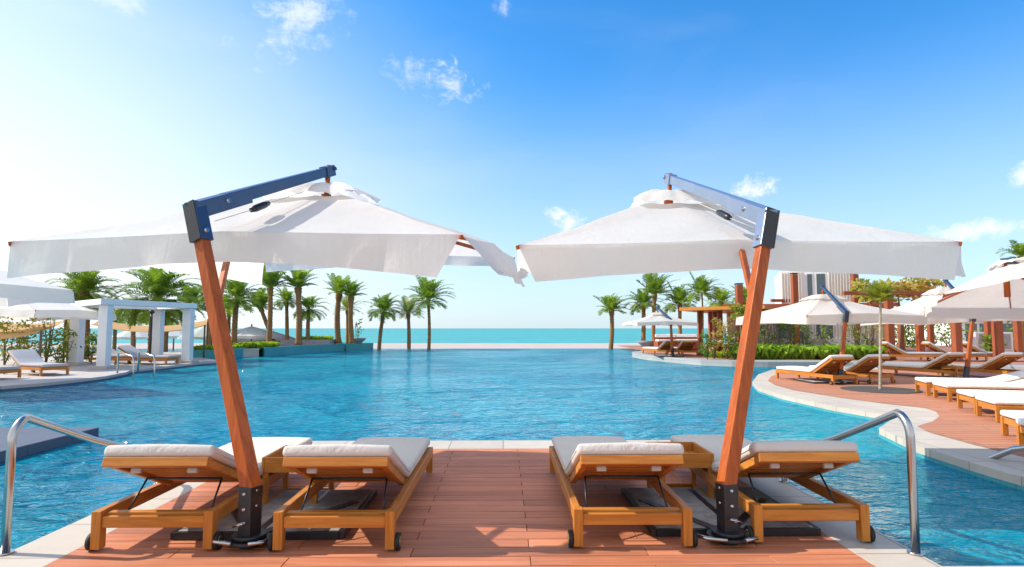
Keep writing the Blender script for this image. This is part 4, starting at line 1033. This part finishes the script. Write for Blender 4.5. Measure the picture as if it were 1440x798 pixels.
# ------------------------------------------------------------------ left pergola
def pergola():
    cols = [(108, 513, 17), (147, 518, 14), (222, 500, 12), (264, 509, 12.5)]
    ps = [P(a, c_, 0) for a, c_, w in cols]
    org = P(147, 518, 0); t = thing('pergola', org, 'white concrete pergola with flat roof frame standing at the left pool edge', 'pergola')
    zt = 2.07
    A_, B_, C_, D_ = Vector((-14.3, 21.2)), Vector((-12.75, 19.3)), Vector((-15.9, 27.9)), Vector((-12.4, 23.9))
    A_ = at(108, 480, 22.0).to_2d(); B_ = at(147, 480, 19.9).to_2d(); D_ = at(264, 480, 23.4).to_2d(); C_ = A_ + (D_ - B_) ; C_ = at(222, 480, 25.2).to_2d()
    for p, w in ((A_, .34), (B_, .29), (C_, .32), (D_, .31)):
        b = MB(); b.box((p.x, p.y, zt / 2), (w, w, zt)); b.build('column', M['white'], t, org, bevel=.012)
        b = MB(); b.box((p.x, p.y, .05), (w + .3, w + .3, .1)); b.build('column_foot', M['paving'], t, org, bevel=.01)
    poly = [B_, D_, C_, A_]; c = sum(poly, Vector((0, 0))) / 4
    def off(k): return [c + (p - c) * k for p in poly]
    o_, i_ = off(1.16), off(.82); n = 4
    b = MB(); z0, z1 = zt + .001, zt + .19
    b.add([(*p, z1) for p in o_] + [(*p, z1) for p in i_] + [(*p, z0) for p in o_] + [(*p, z0) for p in i_],
          [(i, (i + 1) % n, n + (i + 1) % n, n + i) for i in range(n)] + [(2 * n + i, 3 * n + i, 3 * n + (i + 1) % n, 2 * n + (i + 1) % n) for i in range(n)] +
          [(i, 2 * n + i, 2 * n + (i + 1) % n, (i + 1) % n) for i in range(n)] + [(n + i, n + (i + 1) % n, 3 * n + (i + 1) % n, 3 * n + i) for i in range(n)])
    b.build('roof_frame', M['white'], t, org, bevel=.01)
pergola()
# left parasols
ap = at(-45, 366, 14.4)
parasol('near left parasol cut by the frame, pale blue underside above another canopy', (-18.5, 15.5, 0), (-18.3, 15.4, 2.3), ap + Vector((0, 0, .2)),
        [at(-130, 396, 12.2), at(103, 408, 13.6), at(10, 416, 16.6), at(-190, 405, 15.4)], ap, False, 'fabric_blue', 'arm', .30, group=BG, seed=21, slabs=None)
ap = at(12, 407, 21.0)
parasol('left parasol with red rib tips below the near left canopy', (-20.5, 20.5, 0), (-20.3, 20.5, 2.2), ap + Vector((0, 0, .2)),
        [at(50, 436, 18.8), at(163, 441, 20.6), at(40, 443, 23.2), at(-70, 438, 21.0)], ap, False, 'fabric_blue', 'arm', .24, group=BG, seed=23, slabs=None)
TG = 'loungers on the left terrace'
LE = make_lounger('cushion_grey', 30)
place(LE, (-12.45, 17.1), R(-118), 'grey cushioned lounger on the left terrace with raised backrest near the shrubs', TG)
lounger_at(LE, (-12.75, 15.9), R(-97), 'grey cushioned lounger cut by the left frame edge', TG)
lounger_at(LE, at(243, 500, 22.3).to_2d(), R(-95), 'grey cushioned lounger between the pergola columns', TG)
lounger_at(LE, at(206, 500, 22.9).to_2d(), R(-95), 'teak lounger half hidden behind the second pergola column', TG)
# ochre shade sails
def sail(p4, label, sag=.35):
    c = sum(p4, Vector()) / 4; t = thing('shade_sail', c, label, 'shade sail', 'ochre shade sails'); b = MB(); n = 12; vs = []
    for j in range(n + 1):
        for i in range(n + 1):
            u, v = i / n, j / n; p = p4[0] * (1 - u) * (1 - v) + p4[1] * u * (1 - v) + p4[2] * u * v + p4[3] * (1 - u) * v
            vs.append(p - Vector((0, 0, sag * 4 * u * (1 - u) * .8 + sag * 4 * v * (1 - v) * .3)))
    b.add(vs, [(j * (n + 1) + i, j * (n + 1) + i + 1, (j + 1) * (n + 1) + i + 1, (j + 1) * (n + 1) + i) for j in range(n) for i in range(n)], True); b.build('cloth', M['sail'], t, c)
    for q in p4:
        b = MB(); b.tube([Vector((q.x, q.y, -1.5 if q.y > 33 else 0)), q + Vector((0, 0, .03))], .04, 8); b.build('pole', M['stem'], t, c)
sail([at(-30, 474, 20), at(58, 466, 20.5), at(92, 451, 24), at(-20, 450, 24)], 'ochre shade sail under the left parasols', .18)
sail([at(122, 455, 27), at(288, 458, 27.5), at(292, 450, 31), at(140, 449, 31)], 'long sagging ochre shade sail behind the pergola columns', .42)
# lamp post
c = at(211, 495, 24.0); t = thing('lamp_post', (c.x, 24, 0), 'thin dark lamp post between the second and third pergola columns', 'lamp post')
b = MB(); b.tube([(0, 0, 0), (0, 0, 1.9)], .045, 10); b.build('pole', M['black'], t); b = MB(); b.lathe([(.04, 1.88), (.10, 1.92), (.10, 2.0), (.02, 2.03)]); b.build('lamp_head', M['black'], t)
# beach parasols
def beach_parasol(px_, apy, Y, r, rimdz, label, z=-1.5, thatch=False, tilt=0):
    ap = at(px_, apy, Y); t = thing('thatched_parasol' if thatch else 'beach_parasol', (ap.x, Y, z), label, 'parasol', 'thatched parasols on the beach' if thatch else 'white parasols on the beach')
    org = Vector((ap.x, Y, z)); b = MB(); n = 8 if not thatch else 26; rn = random.Random(int(px_))
    vs = [ap]; N = 5
    for j in range(1, N + 1):
        k = j / N
        for i in range(n * 2):
            a = PI * i / n; sag = .06 * r * (i % 2) * k if not thatch else 0
            vs.append(ap + Vector((math.cos(a) * r * k, math.sin(a) * r * k, -rimdz * (k ** 1.15) - sag * .4 + tilt * math.cos(a) * k - (rn.uniform(0, .10) if thatch else 0))))
    m = n * 2
    vs += [v - Vector((0, 0, .16 + (rn.uniform(0, .1) if thatch else 0))) for v in vs[-m:]]
    fs = [(0, 1 + i, 1 + (i + 1) % m) for i in range(m)] + [(1 + j * m + i, 1 + (j + 1) * m + i, 1 + (j + 1) * m + (i + 1) % m, 1 + j * m + (i + 1) % m) for j in range(N) for i in range(m)]
    b.add(vs, fs); b.build('canopy', M['thatch' if thatch else 'fabric_blue'], t, org)
    b = MB(); b.tube([org, ap + Vector((0, 0, .12))], .05, 8); b.build('pole', M['post'], t, org)
beach_parasol(191, 461, 42, 1.55, .62, 'white beach parasol seen between the second and third pergola columns')
beach_parasol(245, 459, 41, 1.5, .62, 'white beach parasol seen between the third and fourth pergola columns')
beach_parasol(289, 459, 40, 1.6, .66, 'white beach parasol partly behind the left parasol post')
beach_parasol(267, 461, 52, 1.7, .66, 'distant white beach parasol behind the last pergola column')
beach_parasol(354, 459, 37, 1.75, .55, 'white beach parasol between the bushy palm and the curved planter', z=-.9)
beach_parasol(213, 462, 55, 1.7, .66, 'distant white beach parasol beside the lamp post')
beach_parasol(384, 466, 62, 2.6, .85, 'dark thatched beach parasol behind the tall planter palm', thatch=True)
beach_parasol(345, 469, 66, 2.5, .85, 'dark thatched beach parasol behind the bushy palm', thatch=True)
beach_parasol(362, 468, 74, 2.6, .85, 'farthest dark thatched beach parasol, middle of three', thatch=True)

# ------------------------------------------------------------------ render settings
C.view_settings.view_transform = 'Standard'; C.view_settings.look = 'None'; C.view_settings.gamma = 1
C.view_settings.use_curve_mapping = False
C.view_settings.exposure = .88
C.render.engine = 'CYCLES'
cy = C.cycles
cy.use_denoising = True
cy.max_bounces = 7; cy.diffuse_bounces = 3; cy.glossy_bounces = 3; cy.transparent_max_bounces = 8; cy.transmission_bounces = 4
cy.sample_clamp_indirect = 6
cy.caustics_reflective = False; cy.caustics_refractive = False
